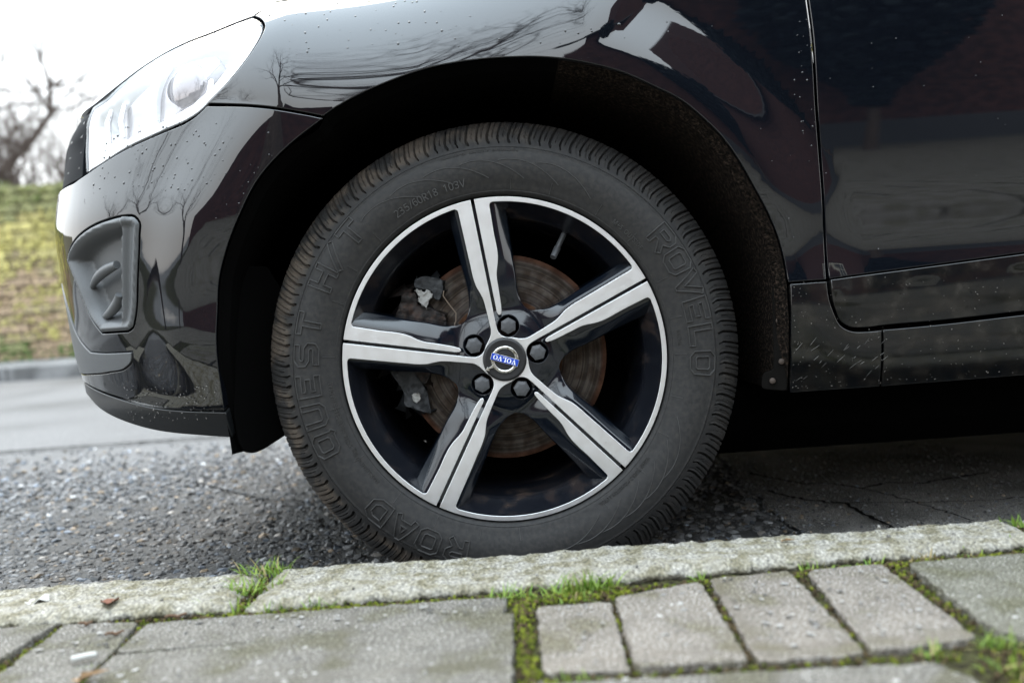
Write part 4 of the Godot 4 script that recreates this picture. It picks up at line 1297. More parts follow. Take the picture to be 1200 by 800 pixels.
func make_road() -> void:
	var geo := Geo.new()
	flat_sheet(geo, [-90, -90, 90, -90, 90, 60, -90, 60], 0.0)
	setting(obj("road", geo, M.road), "wide pale asphalt road")
	# worn strip where the wearing course has gone and stones stand out
	var nz := FastNoiseLite.new(); nz.seed = 8; nz.frequency = 3.0; nz.fractal_octaves = 4
	var worn := Geo.new()
	var poly := PackedVector2Array([Vector2(-4.5, 0.27), Vector2(-4.5, -0.30)])
	for i in 161:
		var x := lerpf(-4.4, 0.60, i / 160.0)
		poly.append(Vector2(x, lerpf(-0.75, -2.2, sm(-1.6, 0.2, x)) + 0.45 * nz.get_noise_1d(x * 1.5) + 0.08 * nz.get_noise_1d(x * 9.0 + 30.0)))
	for i in 40:
		var q := i / 39.0
		poly.append(Vector2(lerpf(0.60, 0.485, sm(0.0, 0.8, q)) + 0.03 * nz.get_noise_1d(q * 4.0 + 9.0), lerpf(-2.2, 0.27, q)))
	var wp := []
	for p in poly: wp.append(p.x); wp.append(p.y)
	flat_sheet(worn, wp, 0.004)
	setting(obj("road_worn_patch", worn, M.worn), "dark worn strip of road with loose stones")
	var tm := Geo.new()
	var tp := []
	for i in range(poly.size() - 40, poly.size()): tp.append(poly[i].x + 0.012); tp.append(poly[i].y)
	tp += [4.0, 0.27, 4.0, -2.2]
	flat_sheet(tm, tp, 0.009)
	setting(obj("road_patch", tm, M.tarmac), "cracked tarmac patch under the car")
	# cracks in it and the tar seam across the road
	var cr := Geo.new()
	var crack := func(pts: Array, w: float, y: float) -> void:
		var l := divided_line(P2(pts), 0.012)
		var prev: Array = []
		for i in l.size():
			var j := Vector2(nz.get_noise_2d(l[i].x * 40.0, l[i].y * 40.0), nz.get_noise_2d(l[i].y * 40.0, l[i].x * 40.0 + 50.0)) * 0.012
			var ww := w * (0.6 + 0.8 * absf(nz.get_noise_2d(l[i].x * 90.0, l[i].y * 70.0 + 7.0)) * 2.0)
			var d := (l[mini(i + 1, l.size() - 1)] - l[maxi(i - 1, 0)]).normalized().orthogonal() * ww
			var q := l[i] + j
			var row := [Vector3(q.x - d.x, y, q.y - d.y), Vector3(q.x + d.x, y, q.y + d.y)]
			if prev.size(): cr.flat4(prev[0], prev[1], row[1], row[0], Vector3.UP)
			prev = row
	crack.call([0.535, -0.53, 0.577, -0.43, 0.611, -0.391, 0.642, -0.368, 0.645, -0.29, 0.66, -0.10], 0.004, 0.0125)
	crack.call([0.55, -0.74, 0.62, -0.58, 0.684, -0.56, 0.72, -0.49, 0.784, -0.53, 0.85, -0.50, 1.02, -0.56], 0.0035, 0.0130)
	crack.call([0.72, -0.49, 0.76, -0.36, 0.80, -0.16, 0.88, 0.1], 0.002, 0.0135)
	crack.call([0.642, -0.368, 0.75, -0.33, 0.9, -0.30, 1.1, -0.33], 0.002, 0.0140)
	crack.call([-4.0, -2.235, -2.0, -2.245, -0.2, -2.255], 0.016, 0.0085)
	crack.call([-0.9, -1.2, -0.62, -0.85, -0.5, -0.8], 0.004, 0.0090)
	stuff(obj("road_cracks", cr, M.crack), "dark cracks and seam in the road", "crack")
	make_chippings(nz)

func make_chippings(nz: FastNoiseLite) -> void:
	var r := RandomNumberGenerator.new(); r.seed = 77
	var sets: Array = []
	for i in 6: sets.append([rock(100 + i, 0.55), [], []])
	var add := func(x: float, z: float, s: float, y: float) -> void:
		var which: Array = sets[r.randi() % 6]
		s *= 1.18
		var b := Basis(Vector3.UP, r.randf() * TAU) * Basis(Vector3.RIGHT, r.randf_range(-0.35, 0.35)) * Basis(Vector3.BACK, r.randf_range(-0.35, 0.35))
		which[1].append(Transform3D(b.scaled(Vector3.ONE * s), Vector3(x, y, z)))
		var k := exp(r.randfn(-2.62, 0.55))
		k *= lerpf(1.0, 1.9, sm(-0.6, -1.8, z))
		var c := Color(k, k * 1.0, k * 1.01)
		var pick := r.randf()
		if pick < 0.06: c = Color(k * 1.5, k * 1.15, k * 0.8)
		elif pick < 0.16: c = Color(k * 1.2, k * 1.1, k * 1.0)
		elif pick < 0.26: c = Color(k * 0.85, k * 0.97, k * 1.15)
		which[2].append(c)
	# thick by the kerb and round the wheel, thinning into the distance
	for i in 52000:
		var q := r.randf()
		var z := 0.27 - 2.45 * pow(q, 1.25)
		var x := r.randf_range(-2.4 + 0.35 * z * 0.4, 0.50)
		if z < -0.9 and x > -0.35: continue
		var dense := 0.5 + nz.get_noise_2d(x * 1.4, z * 1.4)
		if r.randf() > clampf(0.55 + dense, 0.25, 1.0) * sm(-2.6 + 0.4 * sm(0.2, -1.5, x), -0.7, z) + 0.05: continue
		var s := exp(r.randfn(-5.12, 0.40))
		s = clampf(s, 0.0028, 0.0125)
		add.call(x, z, s, 0.004 + s * r.randf_range(-0.28, 0.10))
	for i in 9000:
		var x := r.randf_range(0.48, 1.1); var z := r.randf_range(-1.0, 0.26)
		var near := sm(0.62, 0.50, x)
		if r.randf() > 0.35 + 0.65 * near: continue
		var s := clampf(exp(r.randfn(-5.9, 0.35)), 0.0012, 0.005)
		add.call(x, z, s, 0.009 + s * 0.1)
	for i in 6:
		var o := scatter("road_chippings", sets[i][0], M.chip, sets[i][1], sets[i][2])
		o.set_meta("label", "loose dark stone chippings in the worn road surface")
		o.set_meta("category", "chippings")

func make_kerb() -> void:
	var kerb := setting(node("kerb"), "row of rough granite kerb stones")
	var nz := FastNoiseLite.new(); nz.seed = 31; nz.frequency = 18.0; nz.fractal_octaves = 4
	var soft := FastNoiseLite.new(); soft.seed = 32; soft.frequency = 3.0
	for spec in [[-2.35, -1.345, 0.405, 0.408], [-1.335, -0.339, 0.408, 0.402], [-0.326, 0.655, 0.408, 0.368], [0.672, 1.67, 0.366, 0.37], [1.68, 2.68, 0.37, 0.37]]:
		var x0: float = spec[0]; var x1: float = spec[1]
		var loop := rounded(PackedVector2Array([Vector2(x0, -spec[2]), Vector2(x1, -spec[3]), Vector2(x1, -0.247), Vector2(x0, -0.247)]), 0.012, 4)
		loop = divided(loop, 0.006)
		var l2 := PackedVector2Array()
		for p in loop: l2.append(p + Vector2(nz.get_noise_2d(p.x * 2.0, p.y * 2.0), nz.get_noise_2d(p.x * 2.0 + 40.0, p.y * 2.0)) * 0.0065)
		var geo := Geo.new()
		sheet(geo, l2, [], func(u: float, v: float) -> Vector3:
			var e := minf(minf(u - x0, x1 - u), minf(-0.247 - v, v + spec[2] + (spec[3] - spec[2]) * (u - x0) / (x1 - x0)))
			return Vector3(u, 0.1205 + 0.0035 * soft.get_noise_2d(u, v) + 0.0036 * nz.get_noise_2d(u * 2.2, v * 2.2) - 0.010 * pow(1.0 - clampf(e / 0.022, 0.0, 1.0), 2.0), -v), 0.0065, 0.004, 0.16, Vector3.UP)
		var o := obj("kerb_stone", geo, M.granite, kerb)

var quads: Array = []
var quad_polys: Array = []

func on_paving(x: float, z: float) -> bool:
	for p in quad_polys:
		if Geometry2D.is_point_in_polygon(Vector2(x, z), p): return true
	return false

func make_pavement() -> void:
	var pave := setting(node("pavement"), "pavement of concrete blocks and slabs with mossy joints")
	var bed := Geo.new()
	var nz := FastNoiseLite.new(); nz.seed = 41; nz.frequency = 22.0; nz.fractal_octaves = 3
	sheet(bed, PackedVector2Array([Vector2(-1.6, -0.98), Vector2(1.4, -0.98), Vector2(1.4, -0.365), Vector2(-1.6, -0.365)]), [], func(u: float, v: float) -> Vector3: return Vector3(u, 0.1060 + 0.004 * nz.get_noise_2d(u * 1.6, v * 1.6) + 0.002 * nz.get_noise_2d(u * 6, v * 6), -v), 0.014, 0.002, 0.05, Vector3.UP)
	obj("joint_soil", bed, M.soil, pave)
	quads = [
		[[-0.80, 0.418, -0.615, 0.418, -0.545, 0.415, -0.553, 0.545, -0.80, 0.56], 0], [[-0.532, 0.416, -0.446, 0.424, -0.437, 0.52, -0.439, 0.64, -0.532, 0.64], 0],
		[[-0.428, 0.433, -0.30, 0.428, -0.014, 0.420, -0.020, 0.484, -0.073, 0.497, -0.19, 0.517, -0.298, 0.522, -0.384, 0.527, -0.427, 0.529], 0],
		[[-0.425, 0.543, -0.384, 0.540, -0.298, 0.535, -0.19, 0.530, -0.072, 0.510, -0.008, 0.498, -0.009, 0.735, -0.425, 0.735], 0],
		[[0.022, 0.470, 0.101, 0.470, 0.098, 0.672, 0.024, 0.665], 1], [[0.112, 0.462, 0.160, 0.444, 0.211, 0.424, 0.208, 0.672, 0.108, 0.672], 1],
		[[0.229, 0.412, 0.322, 0.402, 0.315, 0.672, 0.219, 0.675], 1], [[0.344, 0.404, 0.433, 0.398, 0.425, 0.655, 0.326, 0.668], 1],
		[[0.462, 0.412, 0.78, 0.402, 0.78, 0.685, 0.470, 0.685, 0.452, 0.62], 2],
		[[0.008, 0.690, 0.145, 0.692, 0.298, 0.694, 0.368, 0.700, 0.385, 0.735, 0.385, 0.93, 0.006, 0.93], 0], [[-0.80, 0.573, -0.543, 0.556, -0.541, 0.735, -0.80, 0.735], 0],
		[[-0.532, 0.652, -0.439, 0.652, -0.439, 0.735, -0.532, 0.735], 1], [[-0.80, 0.748, -0.009, 0.748, -0.009, 0.96, -0.80, 0.96], 0], [[0.47, 0.70, 0.78, 0.70, 0.78, 0.96, 0.47, 0.96], 2],
		[[-1.25, 0.42, -0.815, 0.42, -0.815, 0.68, -1.25, 0.68], 0], [[-1.25, 0.695, -0.815, 0.695, -0.815, 0.96, -1.25, 0.96], 2], [[0.795, 0.405, 1.2, 0.405, 1.2, 0.68, 0.795, 0.68], 0], [[0.795, 0.695, 1.2, 0.695, 1.2, 0.96, 0.795, 0.96], 1]]
	var pz := FastNoiseLite.new(); pz.seed = 43; pz.frequency = 30.0; pz.fractal_octaves = 3
	var n := 0
	for q in quads:
		quad_polys.append(inset(P2(q[0]), 0.007)[0])
		var pl := PackedVector2Array()
		for p in P2(q[0]): pl.append(Vector2(p.x, -p.y))
		pl = divided(rounded(inset(ccw(pl), -0.0030)[0], 0.009, 4), 0.008)
		var l2 := PackedVector2Array()
		for p in pl: l2.append(p + Vector2(pz.get_noise_2d(p.x * 1.5, p.y * 1.5), pz.get_noise_2d(p.x * 1.5 + 40.0, p.y * 1.5)) * 0.0035)
		n += 1
		var lift := 0.0015 * sin(n * 2.3)
		var tx := 0.012 * sin(n * 1.7); var tz := 0.012 * cos(n * 2.9)
		var c := l2[0]
		var geo := Geo.new()
		sheet(geo, l2, [], func(u: float, v: float) -> Vector3: return Vector3(u, 0.1135 + lift + tx * (u - c.x) * 0.6 + tz * (v - c.y) * 0.6 + 0.0012 * pz.get_noise_2d(u, v) + 0.0007 * pz.get_noise_2d(u * 5.0, v * 5.0), -v), 0.010, 0.0022, 0.012, Vector3.UP)
		obj("paving_slab" if q[1] != 1 else "paving_block", geo, M["paver%d" % q[1]], pave)
	# the rest of the pavement, behind the camera
	var far_slabs := Geo.new()
	var r := RandomNumberGenerator.new(); r.seed = 5
	for i in 26:
		for j in 16:
			var x := -7.0 + 0.61 * i + (0.3 if j % 2 else 0.0); var z := 1.20 + 0.46 * j
			far_slabs.box(Vector3(x, 0.085 + r.randf_range(-0.002, 0.002), z), Vector3(0.582, 0.05, 0.432), 0.008)
	for i in 26:
		var x := -7.0 + 0.61 * i
		if absf(x) > 1.55: far_slabs.box(Vector3(x, 0.085, 0.70), Vector3(0.596, 0.05, 0.52), 0.005)
	stuff(obj("paving_slabs", far_slabs, M.paver0, pave))
	var base := Geo.new()
	base.box(Vector3(0, 0.045, 4.9), Vector3(40, 0.09, 9.06))
	obj("pavement_bed", base, M.soil, pave)

func make_plants() -> void:
	var r := RandomNumberGenerator.new(); r.seed = 91
	var blades := [blade_mesh(0.25, 1), blade_mesh(0.6, 2), blade_mesh(1.0, 3)]
	# clumps of grass, each a thing of its own
	var tufts := [
		[-0.334, 0.262, 0.028, 80, 0.031, "grass tuft filling the joint between two kerb stones"], [-0.332, 0.330, 0.032, 90, 0.028, "grass tuft behind the kerb joint, below the first tuft"], [-0.345, 0.388, 0.036, 100, 0.026, "grass tuft where the kerb joint meets the pavement"],
		[-0.277, 0.396, 0.028, 70, 0.024, "short grass tuft along the kerb, left of the moss line"], [-0.234, 0.399, 0.022, 54, 0.022, "short grass tuft at the kerb above the long slab"],
		[-0.007, 0.420, 0.022, 46, 0.028, "pale grass tuft at the top of the mossy joint"], [0.030, 0.425, 0.018, 36, 0.024, "thin grass tuft right of the mossy joint top"],
		[0.060, 0.410, 0.018, 60, 0.034, "left half of the biggest grass clump at the kerb"], [0.095, 0.404, 0.022, 90, 0.036, "biggest, greenest grass clump at the kerb"], [0.060, 0.435, 0.022, 40, 0.020, "low grass in front of the biggest clump"],
		[0.217, 0.400, 0.012, 18, 0.024, "small grass sprig between kerb and paving block"], [0.360, 0.385, 0.022, 44, 0.020, "grass tuft above the fourth paving block"], [0.425, 0.385, 0.014, 24, 0.018, "yellowing grass sprig at the kerb edge"],
		[0.493, 0.382, 0.016, 26, 0.022, "dry straw coloured grass sprig by the kerb"], [0.560, 0.366, 0.018, 30, 0.020, "green sprig at the kerb above the mossy slab"], [0.640, 0.350, 0.028, 60, 0.026, "grass tuft at the right kerb joint"], [0.655, 0.275, 0.014, 30, 0.022, "grass sprig inside the right kerb joint"],
		[0.047, 0.683, 0.018, 34, 0.020, "grass sprig below the narrow paving block"], [0.372, 0.680, 0.016, 34, 0.022, "grass sprig at the corner of the fourth paving block"], [0.440, 0.668, 0.018, 44, 0.028, "grass tuft in the bare soil corner"], [0.432, 0.720, 0.024, 50, 0.026, "nearest grass tuft in the bare soil corner"],
		[-0.448, 0.565, 0.010, 26, 0.014, "tiny green sprig in the joint beside the cigarette end"]]
	var n := 0
	for t in tufts:
		var geo := Geo.new()
		for i in int(t[3]):
			var bm: ArrayMesh = blades[r.randi() % 3]
			var arr := bm.surface_get_arrays(0)
			var vs: PackedVector3Array = arr[Mesh.ARRAY_VERTEX]; var ns: PackedVector3Array = arr[Mesh.ARRAY_NORMAL]
			var a := r.randf() * TAU
			var rad: float = t[2] * sqrt(r.randf())
			var h: float = t[4] * r.randf_range(0.35, 1.05)
			var b := Basis(Vector3.UP, r.randf() * TAU) * Basis(Vector3.RIGHT, r.randf_range(-0.25, 0.75)) * Basis.from_scale(Vector3(r.randf_range(0.55, 1.0) * 0.030 / h, 1, 1) * h)
			var xf := Transform3D(b, Vector3(t[0] + cos(a) * rad * 1.2, 0.103 + (0.010 if t[1] < 0.34 else 0.0), t[1] + sin(a) * rad * 0.6))
			var c := Color(0.10, 0.19, 0.028).lerp(Color(0.21, 0.28, 0.045), r.randf())
			var dry := 0.12 if n != 13 else 0.8
			if r.randf() < dry: c = Color(0.27, 0.21, 0.10)
			geo.v.append_array(xf * vs)
			for q in ns: geo.n.append((b * q).normalized())
			for q in vs.size(): geo.c.append(c)
		var o := obj("grass_tuft", geo, M.grass, null, true)
		tag(o, t[5], "grass", "grass tufts in the kerb and pavement joints")
		n += 1
	# moss: tiny cushions along the joints
	var xs := []; var cols := []
	var moss := rock(7, 0.8)
	var line := func(a: Vector2, b: Vector2, w: float, count: int, green: float) -> void:
		for i in count:
			var q := a.lerp(b, r.randf()) + Vector2(r.randfn(0, w), r.randfn(0, w))
			if r.randf() < 0.35: continue
			var s := r.randf_range(0.0010, 0.0036)
			xs.append(Transform3D(Basis(Vector3.UP, r.randf() * TAU).scaled(Vector3(s, s * r.randf_range(0.7, 1.6), s)), Vector3(q.x, 0.1065 + r.randf_range(0, 0.003), q.y)))
			var c := Color(0.05, 0.066, 0.010).lerp(Color(0.14, 0.155, 0.020), r.randf())
			cols.append(c if r.randf() < green * 0.85 else Color(0.03, 0.022, 0.013).lerp(Color(0.09, 0.066, 0.036), r.randf()))
	line.call(Vector2(-0.34, 0.408), Vector2(-0.02, 0.414), 0.005, 900, 0.8)
	line.call(Vector2(-0.02, 0.43), Vector2(0.125, 0.425), 0.010, 900, 0.8)
	line.call(Vector2(0.004, 0.43), Vector2(0.006, 0.68), 0.006, 750, 0.75)
	line.call(Vector2(0.125, 0.42), Vector2(0.46, 0.392), 0.006, 800, 0.45)
	line.call(Vector2(0.46, 0.395), Vector2(0.66, 0.38), 0.006, 500, 0.6)
	line.call(Vector2(0.445, 0.41), Vector2(0.440, 0.63), 0.005, 260, 0.6)
	line.call(Vector2(0.334, 0.41), Vector2(0.318, 0.68), 0.003, 110, 0.3)
	line.call(Vector2(0.221, 0.42), Vector2(0.213, 0.68), 0.003, 160, 0.25)
	line.call(Vector2(0.106, 0.47), Vector2(0.103, 0.68), 0.003, 100, 0.15)
	line.call(Vector2(0.02, 0.684), Vector2(0.40, 0.684), 0.004, 420, 0.5)
	line.call(Vector2(-0.70, 0.408), Vector2(-0.34, 0.41), 0.004, 420, 0.45)
	line.call(Vector2(-0.436, 0.43), Vector2(-0.432, 0.64), 0.003, 200, 0.5)
	line.call(Vector2(-0.538, 0.42), Vector2(-0.545, 0.58), 0.004, 220, 0.6)
	line.call(Vector2(-0.335, 0.25), Vector2(-0.333, 0.40), 0.006, 300, 0.5)
	line.call(Vector2(0.42, 0.69), Vector2(0.44, 0.75), 0.016, 300, 0.35)
	line.call(Vector2(0.664, 0.25), Vector2(0.662, 0.37), 0.004, 160, 0.5)
	var o := scatter("moss", moss, M.moss, xs, cols)
	o.set_meta("label", "green and brown moss growing along the pavement joints"); o.set_meta("category", "moss")
	# pale aggregate showing in the worn tops of the paving
	xs = []; cols = []
	for i in 1500:
		var s := clampf(exp(r.randfn(-6.05, 0.40)), 0.0012, 0.0050)
		var k := r.randf_range(0.13, 0.36)
		var q := Vector2(r.randf_range(-0.75, 0.78), r.randf_range(0.41, 0.95))
		if not on_paving(q.x, q.y): continue
		xs.append(Transform3D(Basis(Vector3.UP, r.randf() * TAU).scaled(Vector3(s, s * 0.22, s)), Vector3(q.x, 0.1150, q.y)))
		cols.append(Color(k, k * 0.98, k * 0.93) if r.randf() < 0.75 else Color(0.045, 0.045, 0.045))
	var ag := scatter("aggregate", rock(15, 0.7), M.chip, xs, cols)
	ag.set_meta("label", "pale aggregate showing in the worn tops of the paving"); ag.set_meta("category", "aggregate")
	# crumbs of grit on kerb and pavement
	xs = []; cols = []
	for i in 420:
		var s := clampf(exp(r.randfn(-6.6, 0.45)), 0.0006, 0.0035)
		var z := r.randf_range(0.26, 0.9)
		var x := r.randf_range(-0.8, 0.8)
		if z > 0.39 and not on_paving(x, z): continue
		xs.append(Transform3D(Basis(Vector3.UP, r.randf() * TAU).scaled(Vector3.ONE * s), Vector3(x, (0.1220 if z < 0.39 else 0.1140) + s * 0.2, z)))
		var k := r.randf_range(0.06, 0.32)
		cols.append(Color(k, k * 0.96, k * 0.88))
	o = scatter("grit", rock(9, 0.7), M.chip, xs, cols)
	o.set_meta("label", "small grit lying on the kerb and the pavement"); o.set_meta("category", "grit")

func litter_leaf(called: String, at: Vector3, size: float, turn: float, m: Material, label: String) -> void:
	var geo := Geo.new()
	var nz := FastNoiseLite.new(); nz.seed = int(size * 9000); nz.frequency = 3.0
	for i in 8:
		for j in 16:
			var f := func(a: int, b: int) -> Vector3:
				var u := a / 8.0; var w := sin(PI * clampf(u, 0.02, 0.98)) * 0.38 * (1.0 + 0.15 * nz.get_noise_1d(u * 6.0))
				var t := b / 6.0 * 2.0 - 1.0
				return Vector3(u - 0.5, 0.07 * absf(t) + 0.05 * sin(u * 5.0) + 0.05 * nz.get_noise_2d(u * 3.0, t * 2.0) + 0.12, t * w) * size
			geo.flat4(f.call(i, j), f.call(i + 1, j), f.call(i + 1, j + 1), f.call(i, j + 1), Vector3.UP)
	var o := obj(called, geo, m)
	o.position = at; o.rotation.y = turn
	tag(o, label, "leaf")

func make_litter() -> void:
	litter_leaf("dead_leaf", Vector3(-0.501, 0.1195, 0.362), 0.021, 0.3, M.leaf, "curled red brown dead leaf lying on the kerb stone")
	litter_leaf("dead_leaf", Vector3(-0.429, 0.116, 0.618), 0.018, 1.9, M.leaf_pale, "small tan dead leaf in the joint at the bottom left")
	litter_leaf("dead_leaf", Vector3(0.345, 0.121, 0.300), 0.010, 0.9, M.leaf_pale, "tiny tan leaf scrap on the right kerb stone")
	var p := Geo.new()
	sheet(p, ccw(P2([-0.014, -0.010, 0.006, -0.013, 0.013, -0.002, 0.006, 0.012, -0.006, 0.010, -0.012, 0.002])), [], func(u: float, v: float) -> Vector3: return Vector3(u, 0.004 + 0.003 * sin(u * 260.0) + 0.002 * sin(v * 300.0), -v), 0.004, 0.0004, 0.001, Vector3.UP)
	var o := obj("paper_scrap", p, M.paper)
	o.position = Vector3(-0.600, 0.1195, 0.335)
	tag(o, "crumpled white paper scrap on the kerb stone", "litter")
	var c := Geo.new()
	c.tube(PackedVector3Array([Vector3(-0.012, 0, 0), Vector3(-0.011, 0, 0), Vector3(0.0, 0.0006, 0.0004), Vector3(0.012, 0, 0)]), PackedFloat32Array([0.0030, 0.0036, 0.0037, 0.0034]), 12)
	o = obj("cigarette_end", c, M.paper)
	o.position = Vector3(-0.452, 0.119, 0.553); o.rotation.y = 0.5
	tag(o, "flattened white cigarette end on the pavement by the joint", "litter")
	var barks := [[-0.452, 0.473, 0.020, 0.2, "brown bark strip lying on the narrow slab"], [-0.504, 0.428, 0.016, -0.1, "dark bark flake at the kerb joint, left of the others"], [-0.40, 0.423, 0.024, 0.15, "long brown bark flake along the kerb joint"]]
	for b in barks:
		var g2 := Geo.new()
		var pts := PackedVector3Array(); var rad := PackedFloat32Array()
		for i in 6:
			pts.append(Vector3((i / 5.0 - 0.5) * b[2], 0.0012 * sin(i * 1.7), 0.002 * sin(i * 2.3))); rad.append(0.0022 - 0.0003 * absf(i - 2.5))
		g2.tube(pts, rad, 6)
		o = obj("bark_flake", g2, M.bark_chip)
		o.position = Vector3(b[0], 0.117, b[1]); o.rotation.y = b[3]
		tag(o, b[4], "bark", "bark flakes along the kerb")

func make_far_side() -> void:
	# kerb and pavement across the road
	var fk := setting(node("far_kerb"), "low concrete kerb on the far side of the road")
	for i in 26:
		var geo := Geo.new()
		geo.box(Vector3(-14.5 + 0.92 * i, 0.02, -8.03), Vector3(0.912, 0.24, 0.15), 0.012)
		obj("kerb_stone", geo, M.concrete, fk)
	var fp := Geo.new()
	fp.box(Vector3(-5, 0.03, -9.1), Vector3(50, 0.20, 1.98))
	setting(obj("far_pavement", fp, M.concrete), "narrow pavement under the mossy wall")
	var bank := Geo.new()
	bank.box(Vector3(-5, 0.6, -36.0), Vector3(60, 1.5, 51.0))
	setting(obj("garden_ground", bank, M.soil), "raised ground held by the mossy wall")
	# the mossy wall
	var wall := node("garden_wall")
	tag(wall, "old garden wall of coursed stones covered in yellow moss", "wall")
	var core := Geo.new()
	core.box(Vector3(-5.0, 1.05, -10.36), Vector3(40.0, 2.06, 0.42))
	obj("wall_core", core, M.mortar, wall)
	var r := RandomNumberGenerator.new(); r.seed = 61
	var nz := FastNoiseLite.new(); nz.seed = 6; nz.frequency = 0.9; nz.fractal_octaves = 3
	var unit: Array = []
	for i in 4:
		var geo := Geo.new()
		geo.box(Vector3.ZERO, Vector3.ONE, 0.06 + 0.03 * i, Basis.from_euler(Vector3(0.03 * (i - 1.5), 0.03 * (1.5 - i), 0.02 * (i - 2))))
		unit.append(geo.mesh())
	var far_x := []; var far_c := []
	for row in 19:
		var x := -15.0 + r.randf() * 0.3
		var y := 0.18 + row * 0.108
		while x < 3.0:
			var w := r.randf_range(0.20, 0.42)
			var d := r.randf_range(0.05, 0.10)
			var m := 0.5 + nz.get_noise_2d(x, y * 1.5) * 0.9
			var kind := 0
			var hgt := row / 19.0 + 0.55 * nz.get_noise_2d(x * 0.9 + 11.0, y * 0.7)
			if hgt > 0.86: kind = 3
			elif hgt > 0.42: kind = 2 if m > 0.45 else 1
			elif hgt > 0.18: kind = 1 if m > 0.6 else (4 if m < 0.35 else 0)
			else: kind = 3 if m > 0.72 else (4 if m < 0.5 else 0)
			var t := Transform3D(Basis.from_scale(Vector3(w - 0.014, 0.095, d)), Vector3(x + w / 2, y, -10.15 + 0.5 * (d - 0.07)))
			if x > -7.6 and x < -3.6:
				var o := MeshInstance3D.new(); o.name = "stone"; o.mesh = unit[r.randi() % 4]; o.material_override = M["moss_stone%d" % kind]
				wall.add_child(o, true); o.transform = t
			else:
				far_x.append(t)
				var k := r.randf_range(0.7, 1.3)
				far_c.append([Color(0.20, 0.15, 0.09), Color(0.28, 0.24, 0.08), Color(0.36, 0.31, 0.09), Color(0.16, 0.16, 0.07), Color(0.25, 0.17, 0.11)][kind] * k)
			x += w
	scatter("stones", unit[1], M.wallstone, far_x, far_c, wall)
	# moss and ivy cushions hanging on it
	var xs := []; var cols := []
	for i in 10500:
		var x := r.randf_range(-10.5, -1.0); var y := r.randf_range(0.1, 2.14)
		var m := nz.get_noise_2d(x * 2.0 + 30.0, y * 2.6)
		if m < -0.02 and y < 1.95 and r.randf() < 0.75: continue
		var s := r.randf_range(0.012, 0.04)
		xs.append(Transform3D(Basis.from_euler(Vector3(r.randf() * 3.0, r.randf() * 3.0, 0)).scaled(Vector3.ONE * s), Vector3(x, y, -10.11 + r.randf_range(-0.01, 0.015))))
		var c := Color(0.52, 0.47, 0.17).lerp(Color(0.36, 0.33, 0.14), r.randf())
		if y > 1.9: c = Color(0.13, 0.17, 0.06).lerp(Color(0.2, 0.2, 0.08), r.randf())
		if y < 0.35: c = Color(0.09, 0.14, 0.045)
		cols.append(c)
	var mo := scatter("wall_moss", rock(12, 0.8), M.moss, xs, cols, wall)
	# weeds and ivy along the top
	xs = []; cols = []
	for i in 5200:
		var x := r.randf_range(-9.0, -1.0)
		var top := 2.08 + 0.16 * maxf(0.0, nz.get_noise_1d(x * 2.2)) + 0.05
		xs.append(Transform3D(Basis.from_euler(Vector3(r.randf_range(-1.2, 1.2), r.randf() * TAU, r.randf_range(-1, 1))).scaled(Vector3.ONE * r.randf_range(0.05, 0.11)), Vector3(x, r.randf_range(1.98, top), -10.3 + r.randf_range(-0.15, 0.19))))
		cols.append(Color(0.10, 0.13, 0.05).lerp(Color(0.22, 0.21, 0.10), r.randf()))
	var iv := scatter("ivy", blade_mesh(0.5, 4), M.grass, xs, cols)
	iv.set_meta("label", "ivy and weeds growing along the top of the mossy wall"); iv.set_meta("category", "ivy")

var limb_budget := 0
func limb(geo: Geo, twig: Geo, p: Vector3, d: Vector3, len_: float, rad: float, depth: int, r: RandomNumberGenerator) -> void:
	var pts := PackedVector3Array([p]); var rr := PackedFloat32Array([rad])
	var k := 5
	for i in k:
		d = (d + Vector3(r.randfn(0, 0.16), r.randfn(0.03, 0.13), r.randfn(0, 0.16))).normalized()
		p += d * len_ / k
		pts.append(p); rr.append(lerpf(rad, rad * 0.55, (i + 1.0) / k))
	var to := geo if depth <= 1 else twig
	to.tube(pts, rr, 8 if depth < 2 else (5 if depth < 4 else 3), false)
	if depth >= 5: return
	var n := 3 if depth < 4 else 4
	for i in n + (1 if depth < 3 else 0):
		var at := pts[k - (i % 3)] if i > 0 else pts[k]
		var side := Vector3(r.randfn(0, 1), r.randfn(0.25, 0.6), r.randfn(0, 1)).normalized()
		limb(geo, twig, at, (d + side * r.randf_range(0.5, 0.95)).normalized(), len_ * r.randf_range(0.55, 0.8), rr[k] * r.randf_range(0.55, 0.85), depth + 1, r)

func bare_tree(at: Vector3, high: float, lean: Vector3, sd: int, label: String, stout := 1.0) -> void:
	var r := RandomNumberGenerator.new(); r.seed = sd
	var t := node("bare_tree", null, at)
	tag(t, label, "tree")
	var trunk := Geo.new(); var twig := Geo.new()
	limb(trunk, twig, Vector3(0, -0.2, 0), (Vector3.UP + lean).normalized(), high * 0.34, high * 0.026 * stout, 0, r)
	obj("trunk", trunk, M.bark, t)
	obj("branches", twig, M.bark, t)

